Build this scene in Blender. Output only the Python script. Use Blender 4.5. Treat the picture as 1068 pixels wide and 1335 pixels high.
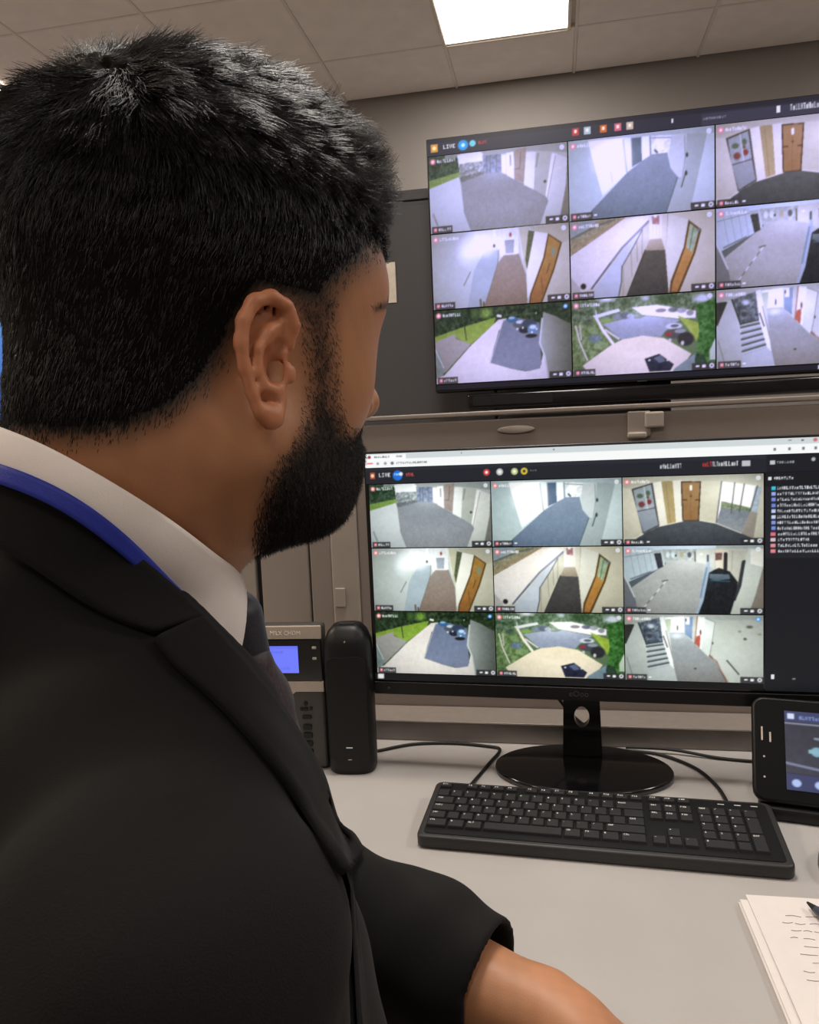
import bpy, bmesh, math, random
import numpy as np
from mathutils import Vector, Matrix

random.seed(7)
RNG = np.random.default_rng(7)
scene = bpy.context.scene
COL = scene.collection
for _o in list(bpy.data.objects):
    bpy.data.objects.remove(_o)

# ---------------------------------------------------------------- camera
# world: X right along the back wall, Y towards it, Z up; the desk top is at 0.74
YAW, PITCH, ROLL, FPX = .1902, -.0953, .0425, 1000.0
CAM = np.array([0.0, 0.0, 1.254])
_f = np.array([-math.sin(YAW) * math.cos(PITCH), math.cos(YAW) * math.cos(PITCH), math.sin(PITCH)])
_r = np.array([math.cos(YAW), math.sin(YAW), 0.0])
_u = np.cross(_r, _f)
CR = math.cos(ROLL) * _r - math.sin(ROLL) * _u      # camera right
CU = math.sin(ROLL) * _r + math.cos(ROLL) * _u      # camera up
CF = _f                                             # camera forward
cam_data = bpy.data.cameras.new('camera')
cam_data.sensor_fit = 'HORIZONTAL'
cam_data.sensor_width = 36.0
cam_data.lens = FPX / 1068.0 * 36.0
cam_data.clip_start = 0.02
cam = bpy.data.objects.new('camera', cam_data)
COL.objects.link(cam)
_m = Matrix.Identity(4)
for i in range(3):
    _m[i][0] = CR[i]; _m[i][1] = CU[i]; _m[i][2] = -CF[i]; _m[i][3] = CAM[i]
cam.matrix_world = _m
scene.camera = cam

# ---------------------------------------------------------------- world, exposure
world = bpy.data.worlds.new('world')
scene.world = world
world.use_nodes = True
world.node_tree.nodes['Background'].inputs[0].default_value = (.80, .76, .72, 1)
world.node_tree.nodes['Background'].inputs[1].default_value = 0.08
scene.view_settings.view_transform = 'Standard'
scene.view_settings.look = 'None'
scene.view_settings.gamma = 1.0
scene.view_settings.exposure = -0.18
scene.view_settings.use_curve_mapping = False

# ---------------------------------------------------------------- ceiling light panels (first pair seen, most others added unseen for general illumination)
CEIL = 3.07
LIGHT_COL = (1.0, .935, .87)
LIGHT_WARM = (1.0, .83, .66)
LIGHT_TILES = [  # x0, x1, y0, y1, watts
    (-.455, .10, 3.17, 3.755, 20), (-3.19, -2.63, 3.04, 3.62, 26),
    (-.455, .10, .77, 1.355, 34), (-3.19, -2.63, .77, 1.355, 70),
    (1.945, 2.50, .77, 1.355, 34), (1.945, 2.50, 3.17, 3.755, 12),
    (-.455, .10, -1.63, -1.045, 16), (1.945, 2.50, -1.63, -1.045, 10), (-3.19, -2.63, -1.63, -1.045, 24)]  # row behind the viewpoint is added, unseen, to light the room


def lin(c):
    """sRGB 0-255 to linear"""
    c = np.asarray(c, float) / 255.0
    return np.where(c <= .04045, c / 12.92, ((c + .055) / 1.055) ** 2.4)


# ---------------------------------------------------------------- materials
def material(name, col, rough=.5, metal=0.0, spec=.5, noise=0.0, nscale=40.0, bump=0.0, bscale=200.0, coat=0.0,
             sheen=0.0, emit=None, estr=0.0, attr=None, aniso=None):
    m = bpy.data.materials.new(name)
    m.use_nodes = True
    nt = m.node_tree
    b = nt.nodes['Principled BSDF']
    c = (*lin(col), 1.0)
    b.inputs['Base Color'].default_value = c
    b.inputs['Roughness'].default_value = rough
    b.inputs['Metallic'].default_value = metal
    b.inputs['Specular IOR Level'].default_value = spec
    b.inputs['Coat Weight'].default_value = coat
    b.inputs['Coat Roughness'].default_value = .08
    b.inputs['Sheen Weight'].default_value = sheen
    tc = nt.nodes.new('ShaderNodeTexCoord')
    if noise:
        n = nt.nodes.new('ShaderNodeTexNoise')
        n.inputs['Scale'].default_value = nscale
        n.inputs['Detail'].default_value = 5
        nt.links.new(tc.outputs['Object'], n.inputs['Vector'])
        r = nt.nodes.new('ShaderNodeValToRGB')
        k = np.array(c[:3])
        r.color_ramp.elements[0].position = .3
        r.color_ramp.elements[1].position = .7
        r.color_ramp.elements[0].color = (*(k * (1 - noise)), 1)
        r.color_ramp.elements[1].color = (*np.clip(k * (1 + noise), 0, 1), 1)
        nt.links.new(n.outputs['Fac'], r.inputs['Fac'])
        nt.links.new(r.outputs['Color'], b.inputs['Base Color'])
    if bump:
        n2 = nt.nodes.new('ShaderNodeTexNoise')
        n2.inputs['Scale'].default_value = bscale
        n2.inputs['Detail'].default_value = 3
        nt.links.new(tc.outputs['Object'], n2.inputs['Vector'])
        bp = nt.nodes.new('ShaderNodeBump')
        bp.inputs['Strength'].default_value = bump
        bp.inputs['Distance'].default_value = .001
        nt.links.new(n2.outputs['Fac'], bp.inputs['Height'])
        nt.links.new(bp.outputs['Normal'], b.inputs['Normal'])
    if emit is not None:
        b.inputs['Emission Color'].default_value = (*lin(emit), 1)
        b.inputs['Emission Strength'].default_value = estr
    if attr:
        a = nt.nodes.new('ShaderNodeAttribute')
        a.attribute_name = attr
        nt.links.new(a.outputs['Color'], b.inputs['Base Color'])
    return m


def screen_material(name, strength):
    """a lit display: black glass that gives off the colours of its pixels"""
    m = bpy.data.materials.new(name)
    m.use_nodes = True
    nt = m.node_tree
    b = nt.nodes['Principled BSDF']
    b.inputs['Base Color'].default_value = (.006, .006, .007, 1)
    b.inputs['Roughness'].default_value = .35
    b.inputs['Specular IOR Level'].default_value = .25
    a = nt.nodes.new('ShaderNodeAttribute')
    a.attribute_name = 'pixels'
    nt.links.new(a.outputs['Color'], b.inputs['Emission Color'])
    b.inputs['Emission Strength'].default_value = strength
    return m


M = {}
BSX, BSZ = -3.1, 1.765
M['wall'] = material('wall_paint', (138, 132, 128), .85, noise=.03, nscale=3, bump=.15, bscale=300)
M['tile'] = material('ceiling_tile', (240, 231, 226), .9, noise=.04, nscale=9, bump=.35, bscale=260)
M['tbar'] = material('ceiling_bar', (228, 219, 213), .6, noise=.03)
M['floor'] = material('carpet', (150, 146, 142), .95, noise=.25, nscale=160, bump=.6, bscale=500)
M['desk'] = material('desk_laminate', (170, 166, 163), .38, noise=.025, nscale=14, bump=.05, bscale=500)
M['deskedge'] = material('desk_edge', (120, 112, 106), .5, noise=.03)
M['partition'] = material('partition_panel', (146, 135, 127), .42, noise=.03, nscale=6, bump=.06, bscale=400)
M['partition2'] = material('partition_frame', (168, 157, 147), .4, noise=.03, nscale=20)
M['alu'] = material('brushed_aluminium', (178, 168, 160), .34, metal=.55, noise=.05, nscale=60)
M['rail'] = material('grey_rail', (128, 121, 116), .45, metal=.3, noise=.05, nscale=50)
M['cabinet'] = material('grey_cabinet_steel', (66, 65, 67), .5, noise=.04, nscale=5, bump=.05)
M['black'] = material('black_plastic', (12, 12, 13), .45, spec=.35, noise=.08, nscale=90, bump=.08, bscale=900)
M['gloss'] = material('gloss_black', (10, 10, 12), .16, noise=.05, nscale=40, coat=.3)
M['dark'] = material('dark_grey_plastic', (38, 37, 37), .48, noise=.06, nscale=90, bump=.08, bscale=900)
M['key'] = material('key_plastic', (30, 30, 31), .5, noise=.08, nscale=200, bump=.05, bscale=900)
M['print'] = material('key_print', (205, 203, 200), .6, noise=.05)
M['cable'] = material('cable_rubber', (14, 14, 14), .5, noise=.08)
M['paper'] = material('paper', (216, 209, 205), .8, noise=.02, nscale=50, bump=.05)
M['ink'] = material('ink', (150, 138, 140), .8, noise=.1, nscale=300)
M['silver'] = material('silver_plastic', (176, 163, 150), .4, metal=.1, noise=.04, nscale=80)
M['phonegrey'] = material('phone_grey', (64, 61, 58), .45, noise=.06, nscale=80)
M['white'] = material('white_plastic', (225, 215, 205), .5, noise=.03)
M['label'] = material('white_card', (215, 205, 190), .7, noise=.12, nscale=30)
M['gap'] = material('dark_gap', (22, 21, 21), .8, noise=.1)
M['pen'] = material('pen_blue_grey', (60, 62, 78), .3, noise=.05)


# ---------------------------------------------------------------- object helpers
def link(o, parent=None):
    COL.objects.link(o)
    if parent is not None:
        o.parent = parent
    return o


def tag(o, label=None, cat=None, group=None, kind=None):
    if label: o['label'] = label
    if cat: o['category'] = cat
    if group: o['group'] = group
    if kind: o['kind'] = kind
    return o


def thing(name, label, cat, loc=(0, 0, 0), rot=(0, 0, 0), group=None):
    o = bpy.data.objects.new(name, None)
    o.empty_display_size = .05
    o.location = loc
    o.rotation_euler = rot
    link(o)
    return tag(o, label, cat, group)


def obj_from(name, verts, faces, mat, parent=None, smooth=False):
    me = bpy.data.meshes.new(name)
    me.from_pydata([tuple(map(float, v)) for v in verts], [], [tuple(map(int, f)) for f in faces])
    me.materials.append(mat)
    if smooth:
        me.polygons.foreach_set('use_smooth', [True] * len(me.polygons))
    me.update()
    return link(bpy.data.objects.new(name, me), parent)


class MB:
    """collects shapes into ONE mesh object"""

    def __init__(self):
        self.bm = bmesh.new()

    def box(self, c, s, bevel=0.0, seg=2, rot=None):
        t = bmesh.new()
        bmesh.ops.create_cube(t, size=1.0)
        for v in t.verts:
            v.co = Vector((v.co.x * s[0], v.co.y * s[1], v.co.z * s[2]))
        if bevel:
            bmesh.ops.bevel(t, geom=list(t.edges), offset=bevel, segments=seg, affect='EDGES', profile=.5)
        return self._merge(t, c, rot)

    def _merge(self, t, c=(0, 0, 0), rot=None):
        mt = Matrix.Translation(Vector(c))
        if rot is not None:
            mt = mt @ rot
        me = bpy.data.meshes.new('tmp')
        t.to_mesh(me)
        t.free()
        me.transform(mt)
        self.bm.from_mesh(me)
        bpy.data.meshes.remove(me)
        return self

    def cyl(self, c, r, h, seg=32, r2=None, bevel=0.0, rot=None):
        t = bmesh.new()
        bmesh.ops.create_cone(t, cap_ends=True, segments=seg, radius1=r, radius2=r if r2 is None else r2, depth=h)
        if bevel:
            es = [e for e in t.edges if len(e.link_faces) == 2 and any(len(f.verts) > 4 for f in e.link_faces)]
            bmesh.ops.bevel(t, geom=es, offset=bevel, segments=2, affect='EDGES', profile=.5)
        return self._merge(t, c, rot)

    def prism(self, pts, depth, c=(0, 0, 0), rot=None, bevel=0.0, bseg=2):
        """polygon in XY extruded from z=0 to z=depth"""
        t = bmesh.new()
        vs = [t.verts.new((p[0], p[1], 0)) for p in pts]
        f = t.faces.new(vs)
        f.normal_update()
        if f.normal.z > 0:
            f.normal_flip()
        g = bmesh.ops.extrude_face_region(t, geom=[f])
        for v in [e for e in g['geom'] if isinstance(e, bmesh.types.BMVert)]:
            v.co.z += depth
        if bevel:
            es = [e for e in t.edges if len(e.link_faces) == 2 and any(len(x.verts) != 4 or len(pts) == 4 for x in e.link_faces)]
            bmesh.ops.bevel(t, geom=es, offset=bevel, segments=bseg, affect='EDGES', profile=.5)
        return self._merge(t, c, rot)

    def tube(self, path, r, seg=8, cap=True):
        P = [Vector(p) for p in path]
        n = len(P)
        t = bmesh.new()
        rings = []
        up = Vector((0, 0, 1))
        prev = None
        for i in range(n):
            d = (P[min(i + 1, n - 1)] - P[max(i - 1, 0)]).normalized()
            if prev is None:
                a = d.cross(up)
                if a.length < .05:
                    a = d.cross(Vector((1, 0, 0)))
            else:
                a = prev - d * prev.dot(d)
            a.normalize()
            prev = a
            b = d.cross(a)
            rr = r[i] if hasattr(r, '__len__') else r
            rings.append([t.verts.new(P[i] + a * (rr * math.cos(2 * math.pi * k / seg)) + b * (rr * math.sin(2 * math.pi * k / seg)))
                          for k in range(seg)])
        for i in range(n - 1):
            for k in range(seg):
                t.faces.new((rings[i][k], rings[i][(k + 1) % seg], rings[i + 1][(k + 1) % seg], rings[i + 1][k]))
        if cap:
            t.faces.new(rings[0][::-1])
            t.faces.new(rings[-1])
        bmesh.ops.recalc_face_normals(t, faces=t.faces)
        return self._merge(t)

    def build(self, name, mat, parent=None, smooth=None):
        me = bpy.data.meshes.new(name)
        self.bm.to_mesh(me)
        self.bm.free()
        me.materials.append(mat)
        if smooth is not None:
            me.polygons.foreach_set('use_smooth', [True] * len(me.polygons))
            if smooth < 179:
                me.set_sharp_from_angle(angle=math.radians(smooth))
        me.update()
        return link(bpy.data.objects.new(name, me), parent)


def spline(pts, n=8):
    """Catmull-Rom through the points"""
    P = [np.array(p, float) for p in pts]
    P = [2 * P[0] - P[1]] + P + [2 * P[-1] - P[-2]]
    out = []
    for i in range(1, len(P) - 2):
        for k in range(n):
            t = k / n
            out.append(.5 * ((2 * P[i]) + (-P[i - 1] + P[i + 1]) * t + (2 * P[i - 1] - 5 * P[i] + 4 * P[i + 1] - P[i + 2]) * t * t
                             + (-P[i - 1] + 3 * P[i] - 3 * P[i + 1] + P[i + 2]) * t ** 3))
    out.append(P[-2])
    return np.array(out)


def rrect(w, h, r, n=5):
    """rounded rectangle outline centred on 0"""
    out = []
    for cx, cy, a0 in ((w / 2 - r, h / 2 - r, 0), (-w / 2 + r, h / 2 - r, 90), (-w / 2 + r, -h / 2 + r, 180), (w / 2 - r, -h / 2 + r, 270)):
        for k in range(n + 1):
            a = math.radians(a0 + 90 * k / n)
            out.append((cx + r * math.cos(a), cy + r * math.sin(a)))
    return out


RX90 = Matrix.Rotation(math.radians(90), 4, 'X')   # local XY plane -> world XZ plane (extrudes towards -Y)
# ================================================================ the room
X0, X1, Y0, Y1 = -4.6, 3.2, -2.6, 4.2
_b = MB(); _b.box(((X0 + X1) / 2, (Y0 + Y1) / 2, -.05), (X1 - X0, Y1 - Y0, .1))
tag(_b.build('floor', M['floor']), kind='structure')
_b = MB(); _b.box(((X0 + X1) / 2, Y1 + .05, CEIL / 2), (X1 - X0 + .2, .1, CEIL + .2))
tag(_b.build('wall_back', M['wall']), kind='structure')
_b = MB(); _b.box(((X0 + X1) / 2, Y0 - .05, CEIL / 2), (X1 - X0 + .2, .1, CEIL + .2))
tag(_b.build('wall_front', M['wall']), kind='structure')
_b = MB(); _b.box((X0 - .05, (Y0 + Y1) / 2, CEIL / 2), (.1, Y1 - Y0, CEIL + .2))
tag(_b.build('wall_left', M['wall']), kind='structure')
_b = MB(); _b.box((X1 + .05, (Y0 + Y1) / 2, CEIL / 2), (.1, Y1 - Y0, CEIL + .2))
tag(_b.build('wall_right', M['wall']), kind='structure')
_b = MB(); _b.box(((X0 + X1) / 2, Y1 - .008, .05), (X1 - X0, .016, .1), .004)
tag(_b.build('baseboard_back', M['partition2']), kind='structure')

# suspended ceiling: slab above, bars and tiles hung below it
_b = MB(); _b.box(((X0 + X1) / 2, (Y0 + Y1) / 2, CEIL + .16), (X1 - X0, Y1 - Y0, .1))
ceiling = tag(_b.build('ceiling', M['wall']), kind='structure')
GX = [-4.66 + .6 * k for k in range(15)]
GY = [-2.85 + .6 * k for k in range(13)]
GX = [g for g in GX if X0 < g < X1]
GY = [g for g in GY if Y0 < g < Y1]
_b = MB()
for g in GX: _b.box((g, (Y0 + Y1) / 2, CEIL + .012), (.013, Y1 - Y0, .024))
for g in GY: _b.box(((X0 + X1) / 2, g, CEIL + .0125), (X1 - X0, .013, .022))
_b.build('ceiling_bar', M['tbar'], ceiling)
_tile = None
ex, ey = [X0] + GX + [X1], [Y0] + GY + [Y1]
_meshes = {}


def _is_light(cx, cy):
    return any(a - .02 < cx < b + .02 and c - .02 < cy < d + .02 for k, (a, b, c, d, w) in enumerate(LIGHT_TILES) if k != 1)


for i in range(len(ex) - 1):
    for j in range(len(ey) - 1):
        cx, cy = (ex[i] + ex[i + 1]) / 2, (ey[j] + ey[j + 1]) / 2
        w, d = ex[i + 1] - ex[i] - .013, ey[j + 1] - ey[j] - .013
        if w < .02 or d < .02: continue
        if _is_light(cx, cy): continue
        key = (round(w, 3), round(d, 3))
        if key not in _meshes:
            _b = MB(); _b.box((0, 0, .0), (w, d, .014), .0025, 1)
            o = _b.build('ceiling_tile', M['tile'], ceiling)
            _meshes[key] = o.data
        else:
            o = link(bpy.data.objects.new('ceiling_tile', _meshes[key]), ceiling)
        o.location = (cx, cy, CEIL + .010)

# light panels: frame, glowing diffuser, lamp
M['diffuser'] = material('light_diffuser', (250, 244, 236), .6, noise=.01, emit=(255, 246, 232), estr=6.0)
_lab = ['square lit ceiling panel above the wall screen', 'lit ceiling panel at the left edge behind the hair',
        'ceiling light panel out of view above the desk monitor', 'ceiling light panel out of view above the left end of the desk',
        'ceiling light panel out of view above the right end of the desk', 'ceiling light panel near the right end of the back wall',
        'ceiling light panel out of view behind the seated man', 'ceiling light panel out of view behind at the right', 'ceiling light panel out of view behind at the left']
for k, (a, b, c, d, w) in enumerate(LIGHT_TILES):
    cx, cy = (a + b) / 2, (c + d) / 2
    root = thing('ceiling_light', _lab[k], 'ceiling light',
                 (cx, cy, CEIL if k != 1 else CEIL - .022), group='ceiling light panels')
    fr = MB()
    for sx in (-1, 1):
        fr.box((sx * ((b - a) / 2 + .008), 0, .006), (.016, d - c + .032, .02), .002, 1)
        fr.box((0, sx * ((d - c) / 2 + .008), .006), (b - a, .016, .02), .002, 1)
    if k != 1:
        tx = [i for i in range(len(ex) - 1) if ex[i] < cx < ex[i + 1]][0]; ty = [i for i in range(len(ey) - 1) if ey[i] < cy < ey[i + 1]][0]
        fr.box(((ex[tx] + ex[tx + 1]) / 2 - cx, (ey[ty] + ey[ty + 1]) / 2 - cy, .022), (ex[tx + 1] - ex[tx] - .014, ey[ty + 1] - ey[ty] - .014, .01))
    fr.build('frame', M['white'], root)
    df = MB(); df.box((0, 0, .008), (b - a, d - c, .008))
    df.build('diffuser', M['diffuser'], root)
    ld = bpy.data.lights.new('lamp', 'AREA')
    ld.shape = 'RECTANGLE'
    ld.size, ld.size_y = b - a - .02, d - c - .02
    ld.energy = w
    ld.color = LIGHT_WARM if a < -2 else LIGHT_COL
    lo = link(bpy.data.objects.new('lamp', ld), root)
    lo.location = (0, 0, -.004)
# ================================================================ pictures shown by the displays, drawn as pixels
_F35 = dict(zip('ABCDEFGHIJKLMNOPQRSTUVWXYZ0123456789-.:/+*=,;[]',
    ['25755', '65656', '34443', '65556', '74647', '74644', '34553', '55755', '72227', '11152', '55655', '44447', '57755', '65555', '25552',
     '65644', '25563', '65655', '34216', '72222', '55557', '55552', '55775', '55255', '55222', '71247',
     '75557', '26227', '61247', '61216', '55711', '74616', '34757', '71122', '75757', '75716', '00700', '00002', '02020', '11244', '02720',
     '05250', '07070', '00024', '02024', '64446', '31113']))


def glyph(ch):
    s = _F35.get(ch.upper())
    if s is None: return []
    return [(2 - b, r) for r, d in enumerate(s) for b in range(3) if int(d) >> b & 1]


class Pic:
    SS = 2

    def __init__(self, w, h, bg, quad=None):
        self.w, self.h = w, h
        self.W, self.H = w * self.SS, h * self.SS
        self.a = np.empty((self.H, self.W, 3)); self.a[:] = bg
        self.y, self.x = np.mgrid[0:self.H, 0:self.W] + .5
        self.Hm = None
        if quad is not None:   # drawing coordinates: corners TL, TR, BR, BL
            A, b = [], []
            for (x, y), (u, v) in zip(quad, ((0, 0), (self.W, 0), (self.W, self.H), (0, self.H))):
                A.append([x, y, 1, 0, 0, 0, -u * x, -u * y]); b.append(u)
                A.append([0, 0, 0, x, y, 1, -v * x, -v * y]); b.append(v)
            self.Hm = np.append(np.linalg.solve(np.array(A, float), np.array(b, float)), 1).reshape(3, 3)
            self.k = self.W / abs(quad[1][0] - quad[0][0])
        else:
            self.k = self.SS

    def t(self, p):
        p = np.asarray(p, float)
        if self.Hm is None: return p * self.SS
        q = np.c_[p, np.ones(len(p))] @ self.Hm.T
        return q[:, :2] / q[:, 2:]

    def mask(self, pts):
        p = self.t(pts)
        m = np.zeros(self.a.shape[:2], bool)
        for i in range(len(p)):
            (x0, y0), (x1, y1) = p[i], p[(i + 1) % len(p)]
            if y0 == y1: continue
            c = (y0 > self.y) != (y1 > self.y)
            m ^= c & (self.x < (x1 - x0) * (self.y - y0) / (y1 - y0) + x0)
        return m

    def noise(self, s, seed=0):
        g = np.random.default_rng(seed)
        out = np.zeros(self.a.shape[:2])
        for o, w in ((1, .6), (2, .4)):
            st = max(1, int(s * self.SS / o))
            n = g.random((self.H // st + 3, self.W // st + 3))
            yy, xx = np.arange(self.H) / st, np.arange(self.W) / st
            iy, ix = yy.astype(int), xx.astype(int)
            fy, fx = (yy - iy)[:, None], (xx - ix)[None]
            a = n[np.ix_(iy, ix)] * (1 - fx) + n[np.ix_(iy, ix + 1)] * fx
            b = n[np.ix_(iy + 1, ix)] * (1 - fx) + n[np.ix_(iy + 1, ix + 1)] * fx
            out += w * (a * (1 - fy) + b * fy)
        return out - .5

    def poly(self, pts, col, col2=None, axis=1, tex=0, ts=3, seed=1, alpha=1.0):
        m = self.mask(pts)
        if not m.any(): return self
        c = np.zeros((m.sum(), 3)) + np.asarray(col, float)
        if col2 is not None:
            v = (self.y if axis == 1 else self.x)[m]
            f = ((v - v.min()) / max(1e-6, np.ptp(v)))[:, None]
            c = c * (1 - f) + np.asarray(col2, float) * f
        if tex:
            c = c + self.noise(ts, seed)[m][:, None] * 2 * tex
        self.a[m] = self.a[m] * (1 - alpha) + c * alpha
        return self

    def line(self, pts, wd, col, alpha=1.0):
        p = self.t(pts); r = wd * self.k / 2
        d = np.full(self.a.shape[:2], 1e9)
        for (x0, y0), (x1, y1) in zip(p[:-1], p[1:]):
            dx, dy = x1 - x0, y1 - y0
            tt = np.clip(((self.x - x0) * dx + (self.y - y0) * dy) / (dx * dx + dy * dy + 1e-9), 0, 1)
            d = np.minimum(d, np.hypot(self.x - x0 - tt * dx, self.y - y0 - tt * dy))
        f = (np.clip(r + .5 - d, 0, 1) * alpha)[..., None]
        self.a = self.a * (1 - f) + np.asarray(col, float) * f
        return self

    def blob(self, c, rx, ry, col, soft=.3, alpha=1.0, tex=0, ts=2, seed=3):
        p = self.t([c])[0]
        d = np.hypot((self.x - p[0]) / (rx * self.k), (self.y - p[1]) / (ry * self.k))
        f = (np.clip((1 - d) / soft, 0, 1) * alpha)[..., None]
        cc = np.asarray(col, float) + (self.noise(ts, seed)[..., None] * 2 * tex if tex else 0)
        self.a = self.a * (1 - f) + cc * f
        return self

    def text(self, x, y, s, col, px=1.0, blur=False):
        """x, y in output pixels; px = size of one font dot"""
        for i, ch in enumerate(s):
            for gx, gy in glyph(ch):
                X0, Y0 = (x + (i * 4 + gx) * px) * self.SS, (y + gy * px) * self.SS
                e = px * self.SS
                self.a[int(round(Y0)):int(round(Y0 + e)), int(round(X0)):int(round(X0 + e))] = col
        return self

    def rect(self, x0, y0, x1, y1, col, alpha=1.0):
        s = self.SS
        q = self.a[int(y0 * s):int(y1 * s), int(x0 * s):int(x1 * s)]
        q[:] = q * (1 - alpha) + np.asarray(col, float) * alpha
        return self

    def out(self, blur=0.5):
        s = self.SS
        b = np.clip(self.a, 0, 255).reshape(self.h, s, self.w, s, 3).mean((1, 3))
        if blur:
            p = np.pad(b, ((1, 1), (1, 1), (0, 0)), 'edge')
            k = blur / 4
            b = b * (1 - blur) + k * (p[:-2, 1:-1] + p[2:, 1:-1] + p[1:-1, :-2] + p[1:-1, 2:])
        return b


FW, FH = 184, 96


def overlay(p, k):
    w, h = p.w, p.h
    wt, pk = (240, 240, 240), (226, 120, 130)
    p.rect(2, h - 9, 30, h, (48, 50, 54), .92)
    p.rect(4.5, h - 7, 9, h - 2.5, pk); p.rect(6, h - 5.5, 7.5, h - 4, (255, 230, 230))
    p.scribble(11, h - 6.5, 17, 3.5, wt, k)
    if k in (1, 2, 5, 8): p.rect(32, h - 6, 36, h - 4, (235, 238, 240))
    p.rect(w - 30, h - 9, w, h, (44, 46, 50), .9)
    p.rect(w - 25, h - 6, w - 20.5, h - 4, wt); p.rect(w - 17, h - 6.5, w - 12.5, h - 3, wt)
    p.blob_px(w - 5, h - 5, 3, (240, 242, 244)); p.blob_px(w - 5, h - 5, 1.4, (70, 72, 76))
    p.blob_px(6.5, 7, 3.6, (228, 128, 132)); p.blob_px(6.5, 7, 1.7, (255, 238, 238))
    p.scribble(12, 5, 24, 4, (238, 240, 240), 20 + k)
    c = (60, 150, 235) if k in (6, 8) else (225, 230, 232)
    p.blob_px(w - 7, 6, 3, c); p.blob_px(w - 7, 6, 1.5, (190, 200, 205) if k not in (6, 8) else (235, 245, 255))


def _scribble(self, x, y, w, h, col, seed):
    """a line of print too small to read"""
    g = np.random.default_rng(seed)
    e = x + w
    while x < e:
        k = g.integers(0, 4)
        d = 1.6 + g.random() * .9
        if k == 0: self.rect(x, y, x + .9, y + h, col); self.rect(x, y + h - 1, x + d, y + h, col)
        elif k == 1: self.rect(x, y + h * .3, x + d, y + h, col, .85)
        elif k == 2: self.rect(x, y, x + d, y + 1, col); self.rect(x + d * .4, y, x + d * .4 + .9, y + h, col)
        else: self.rect(x, y, x + .9, y + h, col); self.rect(x + d - .6, y, x + d + .3, y + h, col); self.rect(x, y + h * .4, x + d, y + h * .4 + 1, col)
        x += d + .9


Pic.scribble = _scribble


def _blob_px(self, x, y, r, col):
    s = self.SS
    d = np.hypot(self.x - x * s, self.y - y * s)
    f = np.clip(r * s + .5 - d, 0, 1)[..., None]
    self.a = self.a * (1 - f) + np.asarray(col, float) * f


Pic.blob_px = _blob_px


def feed1():
    p = Pic(FW, FH, (190, 195, 195), [(30, 60), (1030, 25), (1040, 540), (45, 555)])
    p.poly([(20, 40), (260, 30), (260, 190), (20, 230)], (62, 84, 66), tex=45, ts=3, seed=2)
    p.poly([(150, 30), (260, 25), (255, 75), (150, 85)], (205, 215, 218), alpha=.55)
    p.poly([(35, 215), (255, 170), (255, 205), (35, 268)], (128, 158, 84), tex=18, ts=2)
    p.poly([(30, 268), (250, 202), (290, 450), (345, 560), (30, 560)], (205, 214, 214), (196, 206, 206))
    p.poly([(240, 60), (450, 50), (445, 130), (250, 140)], (240, 246, 246))
    p.poly([(250, 120), (435, 110), (435, 192), (262, 235)], (150, 160, 162), tex=70, ts=2, seed=5)
    p.poly([(255, 205), (430, 172), (440, 195), (265, 240)], (110, 118, 120), tex=30, ts=2)
    p.poly([(420, 70), (555, 65), (555, 195), (430, 195)], (120, 134, 156), tex=45, ts=2, seed=8)
    for x in (450, 475, 520): p.line([(x, 75), (x, 185)], 9, (92, 104, 124))
    p.poly([(265, 240), (440, 190), (560, 190), (640, 240), (720, 275), (880, 370), (892, 395), (830, 560), (335, 560), (285, 430)],
           (136, 143, 150), (150, 156, 160), tex=7, ts=2)
    p.poly([(400, 45), (1045, 20), (1045, 95), (900, 80), (740, 68), (440, 78)], (160, 168, 168))
    p.poly([(555, 80), (588, 80), (592, 208), (560, 196)], (232, 238, 236))
    p.poly([(592, 70), (642, 65), (647, 242), (594, 214)], (238, 242, 240))
    p.line([(620, 90), (622, 150)], 12, (120, 128, 130), .7)
    p.poly([(648, 55), (735, 42), (716, 268), (647, 243)], (152, 142, 134), tex=10)
    p.line([(695, 70), (688, 175), (655, 178)], 6, (110, 100, 98))
    p.poly([(735, 75), (802, 75), (787, 317), (716, 282)], (226, 231, 228))
    p.poly([(802, 80), (915, 80), (872, 362), (787, 317)], (184, 190, 180), (170, 178, 170))
    p.line([(820, 90), (806, 170)], 12, (140, 148, 146)); p.blob((868, 270), 12, 12, (80, 84, 84))
    p.poly([(918, 92), (958, 100), (892, 392), (870, 362)], (236, 240, 236))
    p.line([(945, 110), (885, 380)], 5, (140, 140, 134))
    p.poly([(960, 102), (1030, 130), (1020, 280), (960, 560), (825, 560), (892, 395)], (220, 226, 220), (200, 208, 200))
    p.poly([(1030, 110), (1050, 110), (1050, 560), (965, 560), (1020, 300)], (128, 130, 122))
    p.line([(65, 430), (95, 500)], 12, (150, 158, 158))
    return p


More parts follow.
